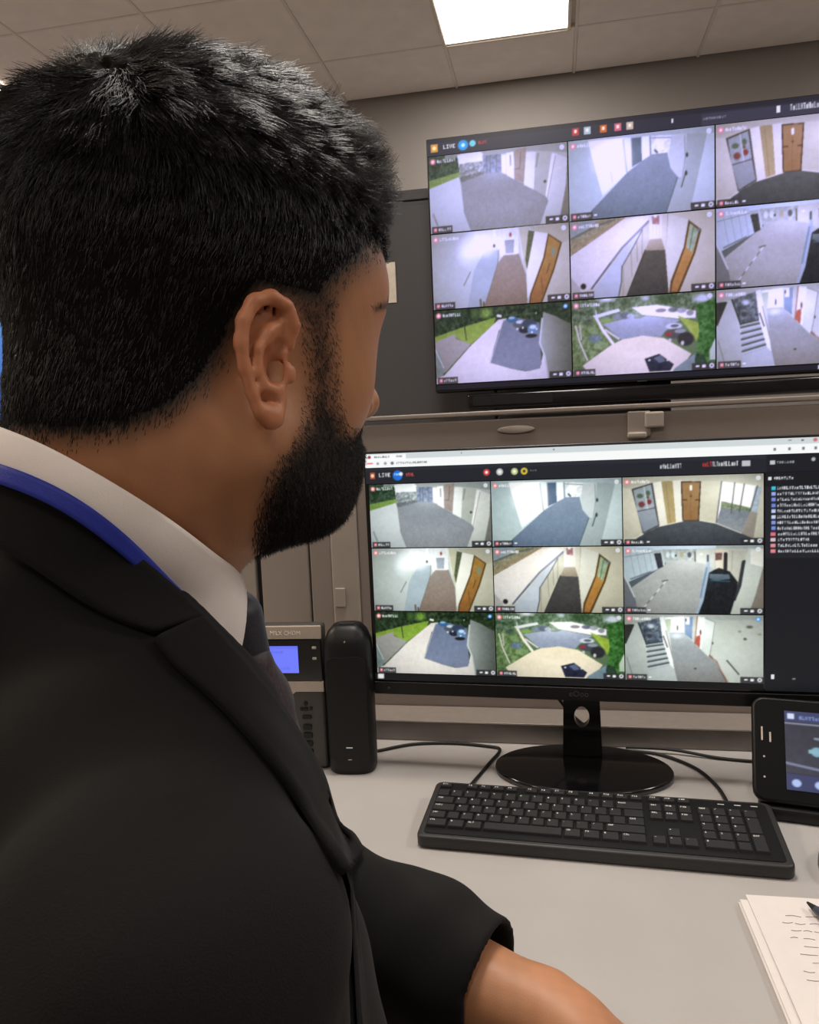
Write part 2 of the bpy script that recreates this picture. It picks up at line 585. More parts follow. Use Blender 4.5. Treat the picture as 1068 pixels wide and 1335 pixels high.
def feed2():
    p = Pic(FW, FH, (205, 224, 228), [(8, 50), (1050, 20), (1050, 545), (20, 555)])
    p.poly([(0, 40), (150, 60), (255, 415), (180, 505), (0, 560)], (178, 198, 200), (196, 214, 214))
    p.poly([(150, 60), (395, 50), (425, 278), (250, 412)], (250, 255, 252), (236, 248, 248))
    p.blob((270, 180), 130, 130, (255, 255, 255), .8)
    p.line([(310, 265), (325, 330)], 4, (190, 205, 205)); p.line([(150, 90), (250, 412)], 6, (190, 208, 208))
    p.poly([(395, 55), (458, 60), (464, 248), (425, 278)], (226, 236, 236)); p.line([(400, 70), (425, 275)], 7, (160, 176, 178))
    p.poly([(458, 62), (527, 58), (532, 212), (466, 242)], (84, 104, 126), (100, 118, 138))
    p.line([(458, 62), (466, 242)], 8, (130, 140, 150))
    p.poly([(532, 58), (590, 58), (592, 190), (536, 212)], (240, 246, 246)); p.line([(590, 60), (594, 185)], 10, (130, 146, 156))
    p.poly([(596, 60), (745, 65), (725, 175), (602, 178)], (232, 240, 242), tex=35, ts=3)
    p.poly([(630, 62), (690, 62), (688, 150), (640, 160)], (255, 255, 255))
    p.line([(625, 150), (640, 165)], 14, (90, 100, 108))
    p.poly([(172, 500), (425, 280), (530, 212), (602, 175), (712, 170), (735, 270), (787, 330), (700, 560), (150, 560)],
           (136, 152, 170), (112, 130, 150), tex=6, ts=2)
    p.poly([(742, 68), (852, 60), (832, 330), (787, 328), (735, 270), (722, 172)], (200, 210, 210))
    p.poly([(852, 55), (995, 70), (885, 500), (865, 560), (705, 560), (787, 332), (832, 330)], (166, 181, 182), (176, 190, 190))
    p.line([(835, 70), (840, 200), (820, 330)], 6, (140, 156, 158))
    p.blob((852, 195), 10, 18, (60, 68, 74)); p.line([(845, 295), (812, 395)], 9, (90, 104, 108)); p.blob((845, 310), 12, 18, (70, 80, 84))
    p.poly([(995, 70), (1060, 60), (1060, 560), (870, 560), (885, 500)], (206, 223, 223))
    p.poly([(0, 30), (1060, 0), (1060, 70), (850, 62), (390, 55), (0, 62)], (178, 194, 198))
    p.line([(600, 70), (740, 78)], 6, (120, 130, 136))
    p.line([(785, 332), (705, 545)], 6, (86, 100, 112))
    return p


def feed3():
    p = Pic(FW, FH, (204, 203, 184), [(20, 45), (1045, 15), (1050, 525), (25, 540)])
    p.poly([(0, 30), (1060, 0), (1060, 90), (745, 72), (450, 65), (240, 80), (0, 130)], (186, 186, 172), (200, 200, 186))
    p.poly([(0, 120), (90, 130), (170, 452), (120, 490), (0, 500)], (222, 220, 202), (206, 204, 184))
    p.poly([(88, 130), (242, 84), (292, 396), (170, 452)], (84, 84, 90))
    p.poly([(102, 138), (232, 97), (258, 262), (128, 288)], (158, 170, 176), tex=20)
    for c, r, q in (((150, 180), (30, 22), (95, 112, 96)), ((208, 160), (20, 26), (92, 110, 96)), ((162, 240), (28, 28), (122, 70, 72)),
                    ((217, 222), (22, 24), (132, 66, 66)), ((206, 190), (16, 14), (120, 96, 90))):
        p.blob(c, *r, q, .35)
    p.line([(180, 115), (205, 270)], 9, (200, 206, 208))
    p.poly([(130, 294), (258, 268), (284, 388), (174, 442)], (156, 164, 172), (140, 150, 160))
    p.poly([(245, 84), (305, 74), (350, 386), (297, 400)], (238, 237, 226), (220, 218, 204))
    p.poly([(305, 75), (387, 70), (412, 367), (350, 386)], (164, 150, 112), (176, 160, 118))
    p.line([(338, 90), (372, 370)], 7, (150, 136, 100))
    p.poly([(387, 70), (452, 65), (462, 362), (412, 367)], (226, 226, 214))
    p.poly([(446, 75), (594, 72), (580, 358), (458, 360)], (78, 62, 56))
    p.poly([(456, 82), (584, 80), (571, 352), (466, 354)], (158, 128, 92), (146, 114, 78))
    p.line([(520, 108), (520, 132)], 18, (238, 240, 232)); p.blob((520, 180), 9, 9, (90, 74, 60)); p.line([(456, 207), (490, 207)], 8, (80, 62, 52))
    p.line([(555, 207), (580, 205)], 8, (80, 62, 52)); p.line([(520, 150), (518, 350)], 3, (120, 92, 64))
    p.poly([(600, 70), (745, 70), (702, 376), (584, 356)], (206, 205, 186), (198, 196, 176))
    p.poly([(742, 74), (1030, 108), (1022, 305), (888, 448), (704, 376)], (250, 252, 250))
    p.poly([(742, 215), (950, 262), (945, 292), (735, 272)], (128, 142, 112), tex=40, ts=2)
    p.poly([(738, 262), (948, 288), (888, 446), (705, 376)], (126, 134, 142), (150, 156, 160), tex=12, ts=2)
    p.poly([(985, 108), (1030, 108), (1022, 305), (948, 288)], (170, 184, 196), tex=25)
    for a, b in (((836, 82), (812, 300)), ((905, 92), (872, 290)), ((1000, 105), (945, 300)), ((742, 74), (704, 376))):
        p.line([a, b], 8, (92, 96, 98))
    p.poly([(948, 288), (1025, 303), (975, 480), (888, 448)], (158, 152, 142))
    p.poly([(1030, 110), (1060, 110), (1060, 500), (975, 480)], (206, 204, 186))
    p.poly([(110, 500), (172, 452), (292, 398), (462, 360), (582, 356), (702, 376), (888, 448), (1000, 492), (1060, 500), (1060, 560), (0, 560), (0, 530)],
           (86, 92, 96), (70, 76, 82), tex=5, ts=2)
    p.line([(20, 490), (120, 484), (172, 455)], 8, (226, 224, 212)); p.line([(292, 398), (462, 360)], 6, (232, 230, 218))
    p.line([(585, 354), (702, 374), (888, 446)], 6, (228, 226, 216))
    return p


def feed4():
    p = Pic(FW, FH, (192, 203, 199), [(35, 40), (1025, 30), (1025, 540), (50, 535)])
    p.poly([(30, 30), (300, 30), (330, 540), (40, 550)], (178, 188, 182), (190, 200, 198), axis=0)
    p.poly([(420, 170), (525, 175), (512, 260), (415, 550), (290, 550), (340, 300)], (166, 182, 188))
    p.blob((395, 105), 150, 130, (250, 255, 255), .85); p.blob((290, 170), 90, 120, (226, 238, 236), .9)
    p.poly([(440, 35), (665, 35), (662, 215), (532, 224), (520, 175)], (228, 234, 234), tex=12)
    p.line([(490, 50), (488, 150)], 22, (244, 250, 250)); p.blob((488, 145), 10, 14, (70, 74, 78)); p.blob((605, 80), 12, 20, (150, 70, 66), .6)
    p.poly([(563, 115), (632, 113), (626, 200), (570, 202)], (146, 156, 168), (168, 176, 182))
    p.poly([(555, 212), (664, 210), (712, 350), (720, 560), (400, 560), (512, 262)], (150, 142, 134), (134, 120, 108), tex=8, ts=2)
    p.line([(520, 175), (512, 262), (412, 540)], 5, (120, 118, 112))
    p.poly([(664, 40), (738, 45), (712, 345), (692, 250)], (196, 196, 172)); p.line([(664, 50), (692, 250)], 8, (226, 226, 210))
    p.poly([(735, 62), (778, 72), (722, 325), (708, 250)], (88, 98, 74), tex=20)
    p.poly([(778, 72), (872, 92), (836, 250), (740, 480), (718, 510), (718, 325)], (236, 238, 226), (224, 226, 212))
    p.poly([(738, 40), (1040, 30), (1040, 160), (972, 160), (872, 90), (778, 70)], (184, 184, 164), (194, 194, 172))
    p.poly([(874, 92), (975, 160), (915, 330), (815, 560), (725, 560), (738, 480), (836, 250)], (92, 70, 44))
    p.poly([(880, 104), (960, 160), (905, 325), (806, 550), (738, 550), (748, 482), (846, 254)], (172, 138, 74), (150, 106, 60), tex=10, ts=3)
    p.blob((910, 215), 22, 42, (136, 150, 124), .5); p.line([(880, 290), (860, 350)], 6, (96, 70, 44)); p.line([(820, 380), (830, 480)], 5, (110, 76, 44))
    p.poly([(972, 160), (1040, 150), (1040, 560), (820, 560), (915, 330)], (204, 204, 182), (196, 196, 176))
    p.line([(268, 388), (316, 304)], 7, (120, 128, 126)); p.line([(385, 490), (388, 530)], 16, (110, 108, 96)); p.line([(408, 508), (408, 535)], 12, (90, 84, 72))
    return p


def feed5():
    p = Pic(FW, FH, (206, 204, 182), [(8, 40), (1040, 35), (1045, 545), (15, 545)])
    p.poly([(0, 30), (420, 30), (395, 55), (0, 270)], (150, 148, 122), tex=35, ts=2, seed=11)
    p.poly([(0, 30), (230, 30), (100, 125), (0, 150)], (156, 170, 176), tex=22, ts=4)
    p.line([(20, 150), (200, 80), (330, 50)], 14, (98, 108, 104), .8); p.line([(0, 235), (220, 130), (395, 50)], 16, (160, 140, 110))
    p.poly([(0, 268), (220, 150), (395, 52), (580, 40), (578, 80), (385, 232), (200, 460), (100, 500), (0, 480)], (240, 234, 224), (216, 216, 212), tex=8, ts=2)
    p.blob((500, 70), 80, 40, (255, 255, 252), .9)
    p.poly([(0, 380), (80, 470), (100, 550), (0, 550)], (190, 190, 184))
    p.line([(165, 480), (385, 234), (575, 78)], 15, (126, 134, 154)); p.line([(165, 480), (300, 325)], 10, (96, 102, 124))
    p.poly([(178, 490), (400, 240), (530, 128), (460, 235), (388, 345), (372, 560), (150, 560)], (196, 205, 212), (182, 192, 200))
    p.poly([(384, 348), (460, 235), (530, 128), (578, 84), (578, 200), (550, 262), (418, 560), (365, 560)], (196, 196, 180), (176, 176, 158))
    for a, b in (((530, 130), (528, 290)), ((450, 262), (455, 420)), ((395, 360), (392, 540)), ((490, 200), (495, 330))):
        p.line([a, b], 5, (140, 138, 120))
    p.line([(388, 350), (400, 330), (465, 235), (530, 128)], 7, (92, 98, 108)); p.line([(384, 350), (380, 450), (360, 540)], 8, (80, 84, 90))
    p.poly([(578, 35), (672, 35), (668, 194), (580, 194)], (226, 223, 214)); p.poly([(598, 48), (652, 48), (650, 104), (600, 98)], (166, 128, 132), tex=30)
    p.blob((622, 50), 14, 12, (250, 250, 250))
    for x in (605, 630, 652): p.line([(x, 110), (x, 190)], 3, (196, 192, 180))
    p.poly([(580, 194), (666, 194), (692, 268), (550, 262)], (170, 160, 140), (150, 142, 124))
    p.poly([(672, 35), (720, 40), (705, 300), (690, 266), (666, 194)], (210, 208, 192)); p.line([(712, 40), (702, 260)], 5, (160, 158, 140))
    p.poly([(550, 262), (692, 268), (718, 560), (414, 560)], (84, 84, 82), (66, 66, 66), tex=5, ts=2)
    p.line([(550, 258), (418, 545)], 6, (50, 50, 50))
    p.poly([(715, 40), (862, 90), (822, 260), (728, 470), (714, 480), (700, 260)], (216, 218, 204), (206, 206, 190))
    p.poly([(855, 90), (946, 158), (905, 300), (785, 560), (718, 560), (730, 470), (822, 260)], (92, 74, 48))
    p.poly([(866, 112), (928, 162), (890, 300), (775, 540), (735, 535), (745, 478), (832, 266)], (182, 146, 80), (168, 120, 66), tex=10)
    p.poly([(866, 112), (928, 162), (884, 300), (840, 262)], (158, 180, 150), tex=25, ts=3)
    p.line([(890, 140), (862, 280)], 6, (96, 112, 84)); p.blob((925, 160), 14, 12, (120, 130, 140))
    p.poly([(946, 158), (1060, 100), (1060, 560), (790, 560), (905, 300)], (206, 204, 182), (196, 194, 172))
    p.blob((105, 462), 24, 24, (52, 44, 50), .3)
    return p


def feed6():
    p = Pic(FW, FH, (176, 186, 186), [(15, 30), (1045, 25), (1050, 525), (20, 520)])
    p.poly([(0, 15), (700, 15), (700, 52), (220, 60), (0, 70)], (206, 224, 242))
    p.poly([(310, 55), (560, 52), (556, 150), (330, 132)], (168, 178, 174), tex=35, ts=3, seed=14)
    for x, c in ((345, (210, 224, 230)), (385, (206, 220, 228)), (450, (164, 158, 130)), (505, (70, 76, 84))):
        p.blob((x, 95), 18, 28, c, .4)
    p.blob((405, 100), 10, 10, (60, 66, 72)); p.line([(545, 75), (548, 140)], 10, (80, 80, 70))
    p.poly([(60, 330), (190, 240), (330, 150), (450, 126), (612, 162), (592, 400), (550, 540), (140, 540)], (176, 180, 177), (158, 162, 160), tex=7, ts=2)
    p.poly([(10, 55), (236, 45), (272, 200), (55, 292), (10, 220)], (196, 212, 218), (182, 198, 206))
    for a, b in (((60, 55), (105, 270)), ((110, 52), (150, 250)), ((160, 50), (195, 230)), ((205, 48), (235, 212))):
        p.line([a, b], 4, (150, 166, 176))
    p.line([(25, 110), (240, 75)], 5, (136, 150, 160))
    p.poly([(55, 290), (272, 198), (332, 148), (332, 160), (75, 332)], (92, 102, 108)); p.line([(70, 270), (220, 215)], 10, (112, 124, 132))
    p.poly([(244, 85), (300, 80), (312, 182), (272, 195)], (58, 62, 68), tex=15); p.line([(300, 70), (318, 165)], 14, (196, 208, 210))
    p.poly([(555, 52), (690, 45), (690, 200), (640, 170), (612, 160), (555, 145)], (198, 203, 194)); p.blob((592, 90), 14, 10, (230, 232, 226))
    p.poly([(688, 48), (925, 56), (905, 330), (840, 380), (700, 260)], (204, 200, 184)); p.poly([(700, 60), (790, 62), (788, 200), (700, 200)], (216, 210, 192))
    p.poly([(692, 80), (745, 80), (742, 132), (695, 135)], (120, 92, 88), tex=25)
    p.line([(770, 90), (768, 200)], 28, (52, 52, 54)); p.poly([(790, 60), (915, 65), (880, 300), (800, 220)], (192, 194, 182))
    p.line([(820, 70), (815, 210)], 5, (160, 160, 146))
    p.line([(905, 150), (880, 300), (845, 410)], 36, (62, 66, 70))
    p.poly([(650, 222), (720, 188), (800, 214), (860, 290), (838, 412), (800, 545), (555, 545), (600, 385)], (44, 48, 52), (36, 40, 44), tex=10)
    p.poly([(655, 232), (795, 236), (805, 268), (700, 284), (650, 262)], (104, 120, 130), (84, 96, 106)); p.line([(660, 280), (800, 286)], 8, (60, 96, 110))
    p.line([(640, 110), (645, 190), (600, 420), (560, 525)], 22, (160, 178, 196)); p.line([(632, 190), (588, 400)], 14, (120, 142, 164)); p.line([(640, 100), (640, 140)], 12, (60, 66, 72))
    p.poly([(930, 50), (1050, 50), (1044, 200), (955, 480), (930, 545), (800, 545), (850, 410), (885, 320)], (206, 214, 206), (196, 204, 194))
    p.poly([(950, 60), (1044, 55), (1036, 182), (950, 160)], (240, 242, 232))
    p.poly([(1040, 190), (1060, 150), (1060, 545), (930, 545), (985, 400)], (142, 136, 126))
    p.poly([(0, 225), (100, 395), (130, 545), (0, 545)], (116, 122, 128)); p.line([(18, 235), (98, 400)], 10, (206, 212, 212))
    for k in range(7):
        t0 = k / 7; x, y = 170 + 170 * t0, 475 - 200 * t0
        p.line([(x, y), (x + 16, y - 19)], 7, (226, 230, 228) if k % 2 == 0 else (110, 112, 112))
    p.line([(305, 285), (345, 278)], 9, (100, 102, 102))
    return p


def feed7():
    p = Pic(FW, FH, (60, 80, 56), [(32, 25), (1022, 40), (1030, 545), (45, 525)])
    p.poly([(0, 0), (1060, 0), (1060, 220), (480, 112), (0, 215)], (46, 66, 44), tex=42, ts=3, seed=21)
    p.blob((415, 70), 60, 50, (118, 158, 70), .7, tex=30); p.blob((330, 70), 40, 50, (72, 104, 56), .7, tex=30); p.blob((200, 60), 80, 50, (52, 80, 50), .8, tex=30)
    p.poly([(0, 212), (250, 150), (485, 104), (470, 150), (300, 275), (185, 215), (0, 258)], (124, 156, 58), (136, 164, 74), tex=14, ts=2)
    p.line([(250, 100), (270, 240)], 8, (70, 84, 56)); p.line([(255, 120), (262, 190)], 6, (50, 62, 40))
    p.poly([(0, 250), (188, 192), (190, 222), (302, 272), (110, 450), (0, 470)], (160, 160, 156), (146, 146, 142))
    p.poly([(30, 290), (60, 290), (110, 430), (80, 490), (30, 490)], (126, 142, 140), tex=20); p.line([(42, 290), (100, 415)], 7, (206, 212, 206))
    p.poly([(105, 465), (300, 280), (505, 122), (565, 118), (505, 200), (440, 405), (600, 458), (700, 482), (800, 470), (830, 345), (870, 560), (0, 560), (30, 490)],
           (214, 210, 204), (222, 220, 212), tex=5)
    p.poly([(538, 130), (640, 120), (800, 165), (802, 300), (812, 440), (796, 470), (720, 482), (600, 457), (443, 405), (470, 300)], (108, 120, 142), (126, 136, 158), tex=5)
    p.line([(443, 405), (538, 132)], 5, (190, 190, 188))
    for c, rx, ry, q in (((605, 130), 44, 24, (60, 104, 150)), ((600, 118), 26, 10, (150, 180, 205)), ((655, 165), 54, 30, (84, 92, 104)), ((660, 150), 34, 13, (190, 200, 208)),
                         ((690, 205), 44, 26, (46, 50, 58)), ((725, 165), 60, 34, (60, 74, 96)), ((750, 205), 42, 40, (98, 134, 172)), ((752, 190), 26, 15, (190, 214, 232)),
                         ((740, 248), 48, 16, (40, 42, 48))):
        p.blob(c, rx, ry, q, .25)
    for c in ((640, 195), (680, 190), (745, 225), (778, 205)): p.blob(c, 8, 8, (220, 226, 230))
    p.poly([(825, 95), (1060, 190), (1060, 560), (862, 560), (835, 380), (798, 300)], (158, 166, 162), (96, 104, 98), axis=0)
    p.line([(822, 110), (800, 300), (835, 390), (855, 525)], 12, (196, 204, 202)); p.poly([(840, 90), (1060, 110), (1060, 200), (1000, 180)], (50, 70, 46), tex=30, ts=3)
    p.line([(500, 95), (520, 100)], 18, (226, 226, 220)); p.blob((775, 100), 5, 8, (220, 220, 210)); p.line([(820, 60), (818, 130)], 12, (40, 56, 40))
    return p


def feed8():
    p = Pic(FW, FH, (96, 120, 90), [(8, 20), (1040, 25), (1045, 545), (20, 525)])
    p.poly([(0, 0), (1060, 0), (1060, 200), (0, 200)], (98, 122, 96), tex=60, ts=3, seed=31)
    p.blob((260, 30), 90, 26, (240, 246, 246), .8); p.blob((950, 70), 90, 46, (226, 238, 248), .7, tex=30); p.blob((540, 40), 40, 26, (190, 205, 210), .8)
    p.blob((400, 60), 60, 50, (70, 92, 66), .6, tex=30); p.blob((690, 60), 120, 50, (62, 88, 60), .6, tex=35)
    p.poly([(440, 95), (620, 90), (900, 150), (900, 195), (760, 190), (520, 150)], (246, 246, 242)); p.poly([(160, 130), (350, 95), (360, 115), (180, 150)], (220, 226, 226))
    p.poly([(235, 190), (380, 168), (560, 160), (790, 200), (690, 262), (650, 305), (500, 286), (370, 302)], (156, 166, 182), (140, 150, 168), tex=8)
    p.blob((260, 170), 60, 20, (132, 162, 92), .5)
    for c, rx, ry, q in (((345, 150), 42, 22, (120, 130, 148)), ((395, 145), 44, 28, (84, 94, 112)), ((435, 152), 34, 20, (150, 160, 172)), ((490, 165), 40, 9, (120, 126, 132)),
                         ((650, 130), 46, 16, (128, 124, 128)), ((740, 132), 44, 20, (110, 116, 128)), ((800, 140), 40, 20, (160, 166, 176)), ((860, 160), 30, 22, (140, 146, 152))):
        p.blob(c, rx, ry, q, .3, tex=15)
    p.poly([(0, 180), (190, 140), (310, 310), (130, 440), (0, 500)], (112, 138, 92), tex=50, ts=3, seed=33)
    p.blob((180, 280), 66, 40, (104, 124, 142), .6, tex=25); p.blob((130, 170), 60, 30, (80, 100, 84), .6, tex=30)
    p.line([(40, 190), (70, 300), (125, 420)], 12, (216, 214, 204)); p.line([(70, 190), (80, 280)], 12, (190, 190, 180)); p.line([(185, 140), (235, 230), (310, 325)], 20, (232, 226, 218))
    p.line([(255, 230), (350, 295)], 14, (206, 200, 200)); p.line([(185, 95), (188, 140)], 8, (220, 220, 220))
    p.poly([(90, 455), (290, 335), (372, 302), (520, 286), (672, 312), (870, 430), (760, 560), (180, 560)], (226, 216, 188), (232, 224, 202), tex=6)
    p.poly([(770, 172), (960, 245), (905, 350), (850, 270), (800, 210)], (152, 178, 74), tex=16)
    for c, rx, ry, q in (((745, 240), 66, 24, (196, 202, 210)), ((750, 238), 34, 12, (90, 100, 112)), ((760, 290), 90, 40, (78, 80, 88)), ((830, 330), 66, 54, (52, 54, 58)),
                         ((708, 288), 28, 16, (140, 62, 66)), ((790, 275), 46, 16, (140, 148, 160))):
        p.blob(c, rx, ry, q, .25)
    p.blob((806, 355), 14, 18, (200, 200, 196)); p.blob((716, 330), 14, 14, (190, 190, 186))
    p.poly([(535, 440), (640, 414), (745, 490), (720, 530), (570, 528)], (54, 60, 80), (40, 46, 66), tex=12); p.poly([(600, 440), (650, 425), (690, 465), (640, 475)], (96, 108, 134))
    p.blob((570, 452), 10, 8, (220, 226, 232)); p.blob((700, 460), 10, 8, (210, 216, 222))
    p.poly([(905, 110), (1060, 70), (1060, 460), (1000, 520), (900, 430), (925, 280)], (64, 116, 56), tex=50, ts=3, seed=35)
    p.poly([(750, 520), (905, 425), (960, 470), (930, 560), (720, 560)], (128, 150, 160), tex=10); p.poly([(1000, 420), (1045, 330), (1045, 480), (1000, 480)], (206, 222, 200))
    p.poly([(900, 430), (960, 440), (1000, 545), (890, 545)], (52, 80, 60), tex=25)
    return p


def feed9():
    p = Pic(FW, FH, (198, 206, 198), [(22, 35), (1050, 25), (1055, 540), (30, 505)])
    p.poly([(500, 20), (1070, 10), (1070, 560), (760, 560), (650, 320), (685, 90)], (190, 197, 188), (204, 212, 204))
    p.poly([(0, 15), (1070, 0), (1070, 60), (700, 70), (420, 42), (120, 100), (0, 120)], (176, 184, 178))
    p.poly([(0, 112), (92, 108), (94, 170), (38, 245), (0, 260)], (60, 62, 60))
    p.poly([(95, 110), (122, 104), (192, 360), (198, 520), (0, 520), (30, 260)], (194, 202, 196), (178, 188, 182)); p.line([(40, 340), (80, 470)], 5, (120, 128, 124))
    p.poly([(122, 98), (272, 58), (298, 232), (180, 252)], (94, 106, 118), tex=55, ts=3, seed=41); p.blob((210, 120), 34, 26, (200, 214, 222), .7); p.blob((200, 190), 30, 22, (60, 68, 76), .6)
    p.line([(122, 98), (180, 252)], 10, (52, 56, 60)); p.line([(180, 248), (298, 232)], 12, (60, 66, 70))
    p.poly([(180, 252), (298, 234), (350, 402), (198, 438)], (176, 186, 186))
    for k in range(5):
        t = k / 5
        a = (182 + 16 * t, 268 + 180 * t); b = (303 + 46 * t, 250 + 165 * t)
        p.line([a, b], 15, (88, 98, 102)); p.line([(a[0], a[1] + 12), (b[0], b[1] + 12)], 5, (212, 220, 218))
    p.poly([(272, 55), (304, 48), (350, 260), (385, 430), (352, 402), (298, 232)], (234, 240, 236)); p.line([(300, 190), (330, 270)], 8, (70, 76, 80)); p.line([(318, 150), (390, 430)], 5, (110, 112, 112))
    p.poly([(198, 440), (352, 402), (385, 430), (420, 540), (195, 540)], (190, 200, 198))
    p.poly([(308, 55), (460, 45), (445, 165), (345, 165)], (246, 252, 250)); p.poly([(308, 70), (355, 66), (350, 160), (330, 160)], (184, 200, 176)); p.blob((402, 130), 6, 26, (60, 70, 60), .4)
    p.poly([(345, 165), (445, 163), (560, 270), (640, 340), (690, 380), (785, 560), (415, 560), (375, 400)], (166, 176, 180), (138, 140, 138), tex=7, ts=2)
    p.blob((395, 190), 60, 30, (206, 220, 226), .9)
    p.poly([(455, 48), (515, 48), (508, 214), (455, 172)], (126, 150, 182), (106, 130, 160)); p.poly([(458, 48), (492, 48), (490, 105), (460, 105)], (238, 242, 244)); p.blob((464, 72), 6, 16, (60, 64, 70), .4)
    p.poly([(515, 48), (548, 46), (532, 240), (508, 214)], (188, 194, 186))
    p.poly([(548, 44), (608, 50), (582, 290), (530, 242)], (240, 244, 240)); p.poly([(540, 190), (572, 180), (566, 272), (532, 244)], (176, 96, 78), tex=20); p.blob((572, 160), 8, 28, (90, 56, 50), .5)
    p.line([(548, 46), (530, 242)], 8, (150, 110, 96))
    p.poly([(606, 58), (685, 88), (660, 270), (636, 342), (584, 294)], (224, 231, 226), (210, 220, 214)); p.line([(606, 56), (680, 84), (655, 260), (638, 340)], 6, (140, 146, 140)); p.blob((662, 238), 7, 12, (90, 84, 78))
    p.line([(640, 330), (690, 372), (780, 540)], 12, (136, 98, 84)); p.line([(650, 320), (800, 545)], 5, (180, 180, 170))
    for c, rx, ry, q in (((942, 116), 32, 16, (112, 112, 98)), ((908, 206), 16, 13, (90, 92, 86)), ((866, 150), 16, 12, (150, 152, 140)), ((1020, 170), 20, 10, (160, 160, 140))):
        p.blob(c, rx, ry, q, .5)
    p.line([(772, 366), (862, 468)], 11, (92, 94, 90)); p.blob((535, 425), 12, 8, (80, 82, 82))
    return p


FEEDS = []
for _k, _fn in enumerate((feed1, feed2, feed3, feed4, feed5, feed6, feed7, feed8, feed9)):
    _p = _fn()
    # what such a camera does to its picture: dark corners, more contrast, grain, a glare near the lamps
    _u, _v = _p.x / _p.W - .5, _p.y / _p.H - .5
    _r = np.sqrt(_u * _u * 1.1 + _v * _v * .9)
    _vg = 1 - .75 * np.clip(_r - .22, 0, 1) ** 1.3
    _gl = np.exp(-((_u - [.0, -.18, .28, -.12, .0, .0, .0, .0, -.08][_k]) ** 2 / .03 + (_v + .28) ** 2 / .03)) * (.0 if _k in (6,) else .16)
    _c = _p.a / 255.0
    _c = np.clip((_c - .5) * 1.14 + .5, .02, 1.05) * _vg[..., None]
    _c = _c + _gl[..., None]
    _g = np.random.default_rng(90 + _k).normal(size=_c.shape[:2])
    _c = _c + .020 * _g[..., None] + .05 * _p.noise(5, 70 + _k)[..., None]
    _p.a = np.clip(_c, 0, 1) * 255
    overlay(_p, _k)
    FEEDS.append(_p.out(.6))


def raster(name, img, x0, x1, z0, z1, y, parent, mat, tint=None):
    """a flat patch of display pixels in the XZ plane of its parent, facing -Y"""
    h, w = img.shape[:2]
    xs = np.linspace(x0, x1, w); zs = np.linspace(z1, z0, h)
    V = np.empty((h, w, 3)); V[..., 0] = xs[None]; V[..., 1] = y; V[..., 2] = zs[:, None]
    i = np.arange(h * w).reshape(h, w)
    F = np.stack([i[1:, :-1], i[1:, 1:], i[:-1, 1:], i[:-1, :-1]], -1).reshape(-1, 4)
    me = bpy.data.meshes.new(name)
    me.vertices.add(h * w); me.vertices.foreach_set('co', V.reshape(-1).astype('f4'))
    me.loops.add(F.size); me.loops.foreach_set('vertex_index', F.reshape(-1).astype('i4'))
    me.polygons.add(len(F)); me.polygons.foreach_set('loop_start', np.arange(0, F.size, 4, dtype='i4'))
    me.update(calc_edges=True)
    c = img if tint is None else tint(img)
    L = np.ones((h * w, 4), 'f4'); L[:, :3] = lin(np.clip(c, 0, 255).reshape(-1, 3))
    at = me.attributes.new('pixels', 'FLOAT_COLOR', 'POINT')
    at.data.foreach_set('color', L.reshape(-1))
    me.materials.append(mat)
    return link(bpy.data.objects.new(name, me), parent)


def tv_tint(c):
    c = c / 255.0
    y = (c @ np.array([.3, .55, .15]))[..., None]
    c = y + (c - y) * .9
    w = np.clip((y - .25) / .5, 0, 1)
    t = np.array([1.0, .93, .86]) * (1 - w) + np.array([.90, .87, 1.08]) * w
    c = c * t * 1.02 + np.array([.035, .03, .06])
    return np.clip(c, 0, 1) * 255


def mon_tint(c):
    return np.clip((c / 255.0) ** 1.02 * 1.02, 0, 1) * 255


M['mon_screen'] = screen_material('monitor_display', 1.15)
M['tv_screen'] = screen_material('wall_display', 1.15)
# ================================================================ desk, partition, cabinet
DESK = .74
DX0, DX1, DY0, DY1 = -1.55, 1.25, .60, 1.276
desk = thing('desk', 'long pale grey laminate desk carrying the monitor and keyboard', 'desk', (0, 0, 0))
_b = MB(); _b.box(((DX0 + DX1) / 2, (DY0 + DY1) / 2, DESK - .0125), (DX1 - DX0, DY1 - DY0, .025), .003)
_b.build('desk_top', M['desk'], desk)
_b = MB(); _b.box(((DX0 + DX1) / 2, DY0 + .006, DESK - .0135), (DX1 - DX0 + .004, .014, .022), .003)
_b.build('edge_band', M['deskedge'], desk)
for x in (DX0 + .06, DX1 - .06):
    for y in (DY0 + .08, DY1 - .06):
        _b = MB(); _b.box((x, y, (DESK - .025) / 2), (.05, .05, DESK - .025), .004)
        _b.build('leg', M['rail'], desk)
_b = MB(); _b.box(((DX0 + DX1) / 2, DY1 - .06, .62), (DX1 - DX0 - .17, .03, .12), .003)
_b.build('crossbar', M['rail'], desk)

# partition behind the desk: panels in a frame, an aluminium rail where it meets the desk
PY = 1.305
part = thing('desk_partition', 'low grey office partition standing behind the monitor', 'partition', (0, PY, 0))
PT = 1.294
_b = MB()
for xx in (DX0, -.375, .62, DX1):
    _b.box((xx, .03, PT / 2), (.05, .045, PT - .01), .003)
_b.build('post', M['partition2'], part)
segs = [(DX0 + .025, -.548), (-.537, -.4445), (-.4415, -.40), (-.35, .595), (.645, DX1 - .025)]
for a, b in segs:
    _b = MB(); _b.box(((a + b) / 2, .028, (PT - .012) / 2), (b - a, .03, PT - .014), .003)
    _b.build('panel', M['partition'], part)
_b = MB(); _b.box((-.5425, .035, (PT - .1) / 2), (.0109, .02, PT - .12))
_b.build('gap_seal', M['gap'], part)
_b = MB(); _b.box(((DX0 + DX1) / 2, .03, PT - .003), (DX1 - DX0 + .05, .05, .008), .002)
_b.build('top_cap', M['partition'], part)
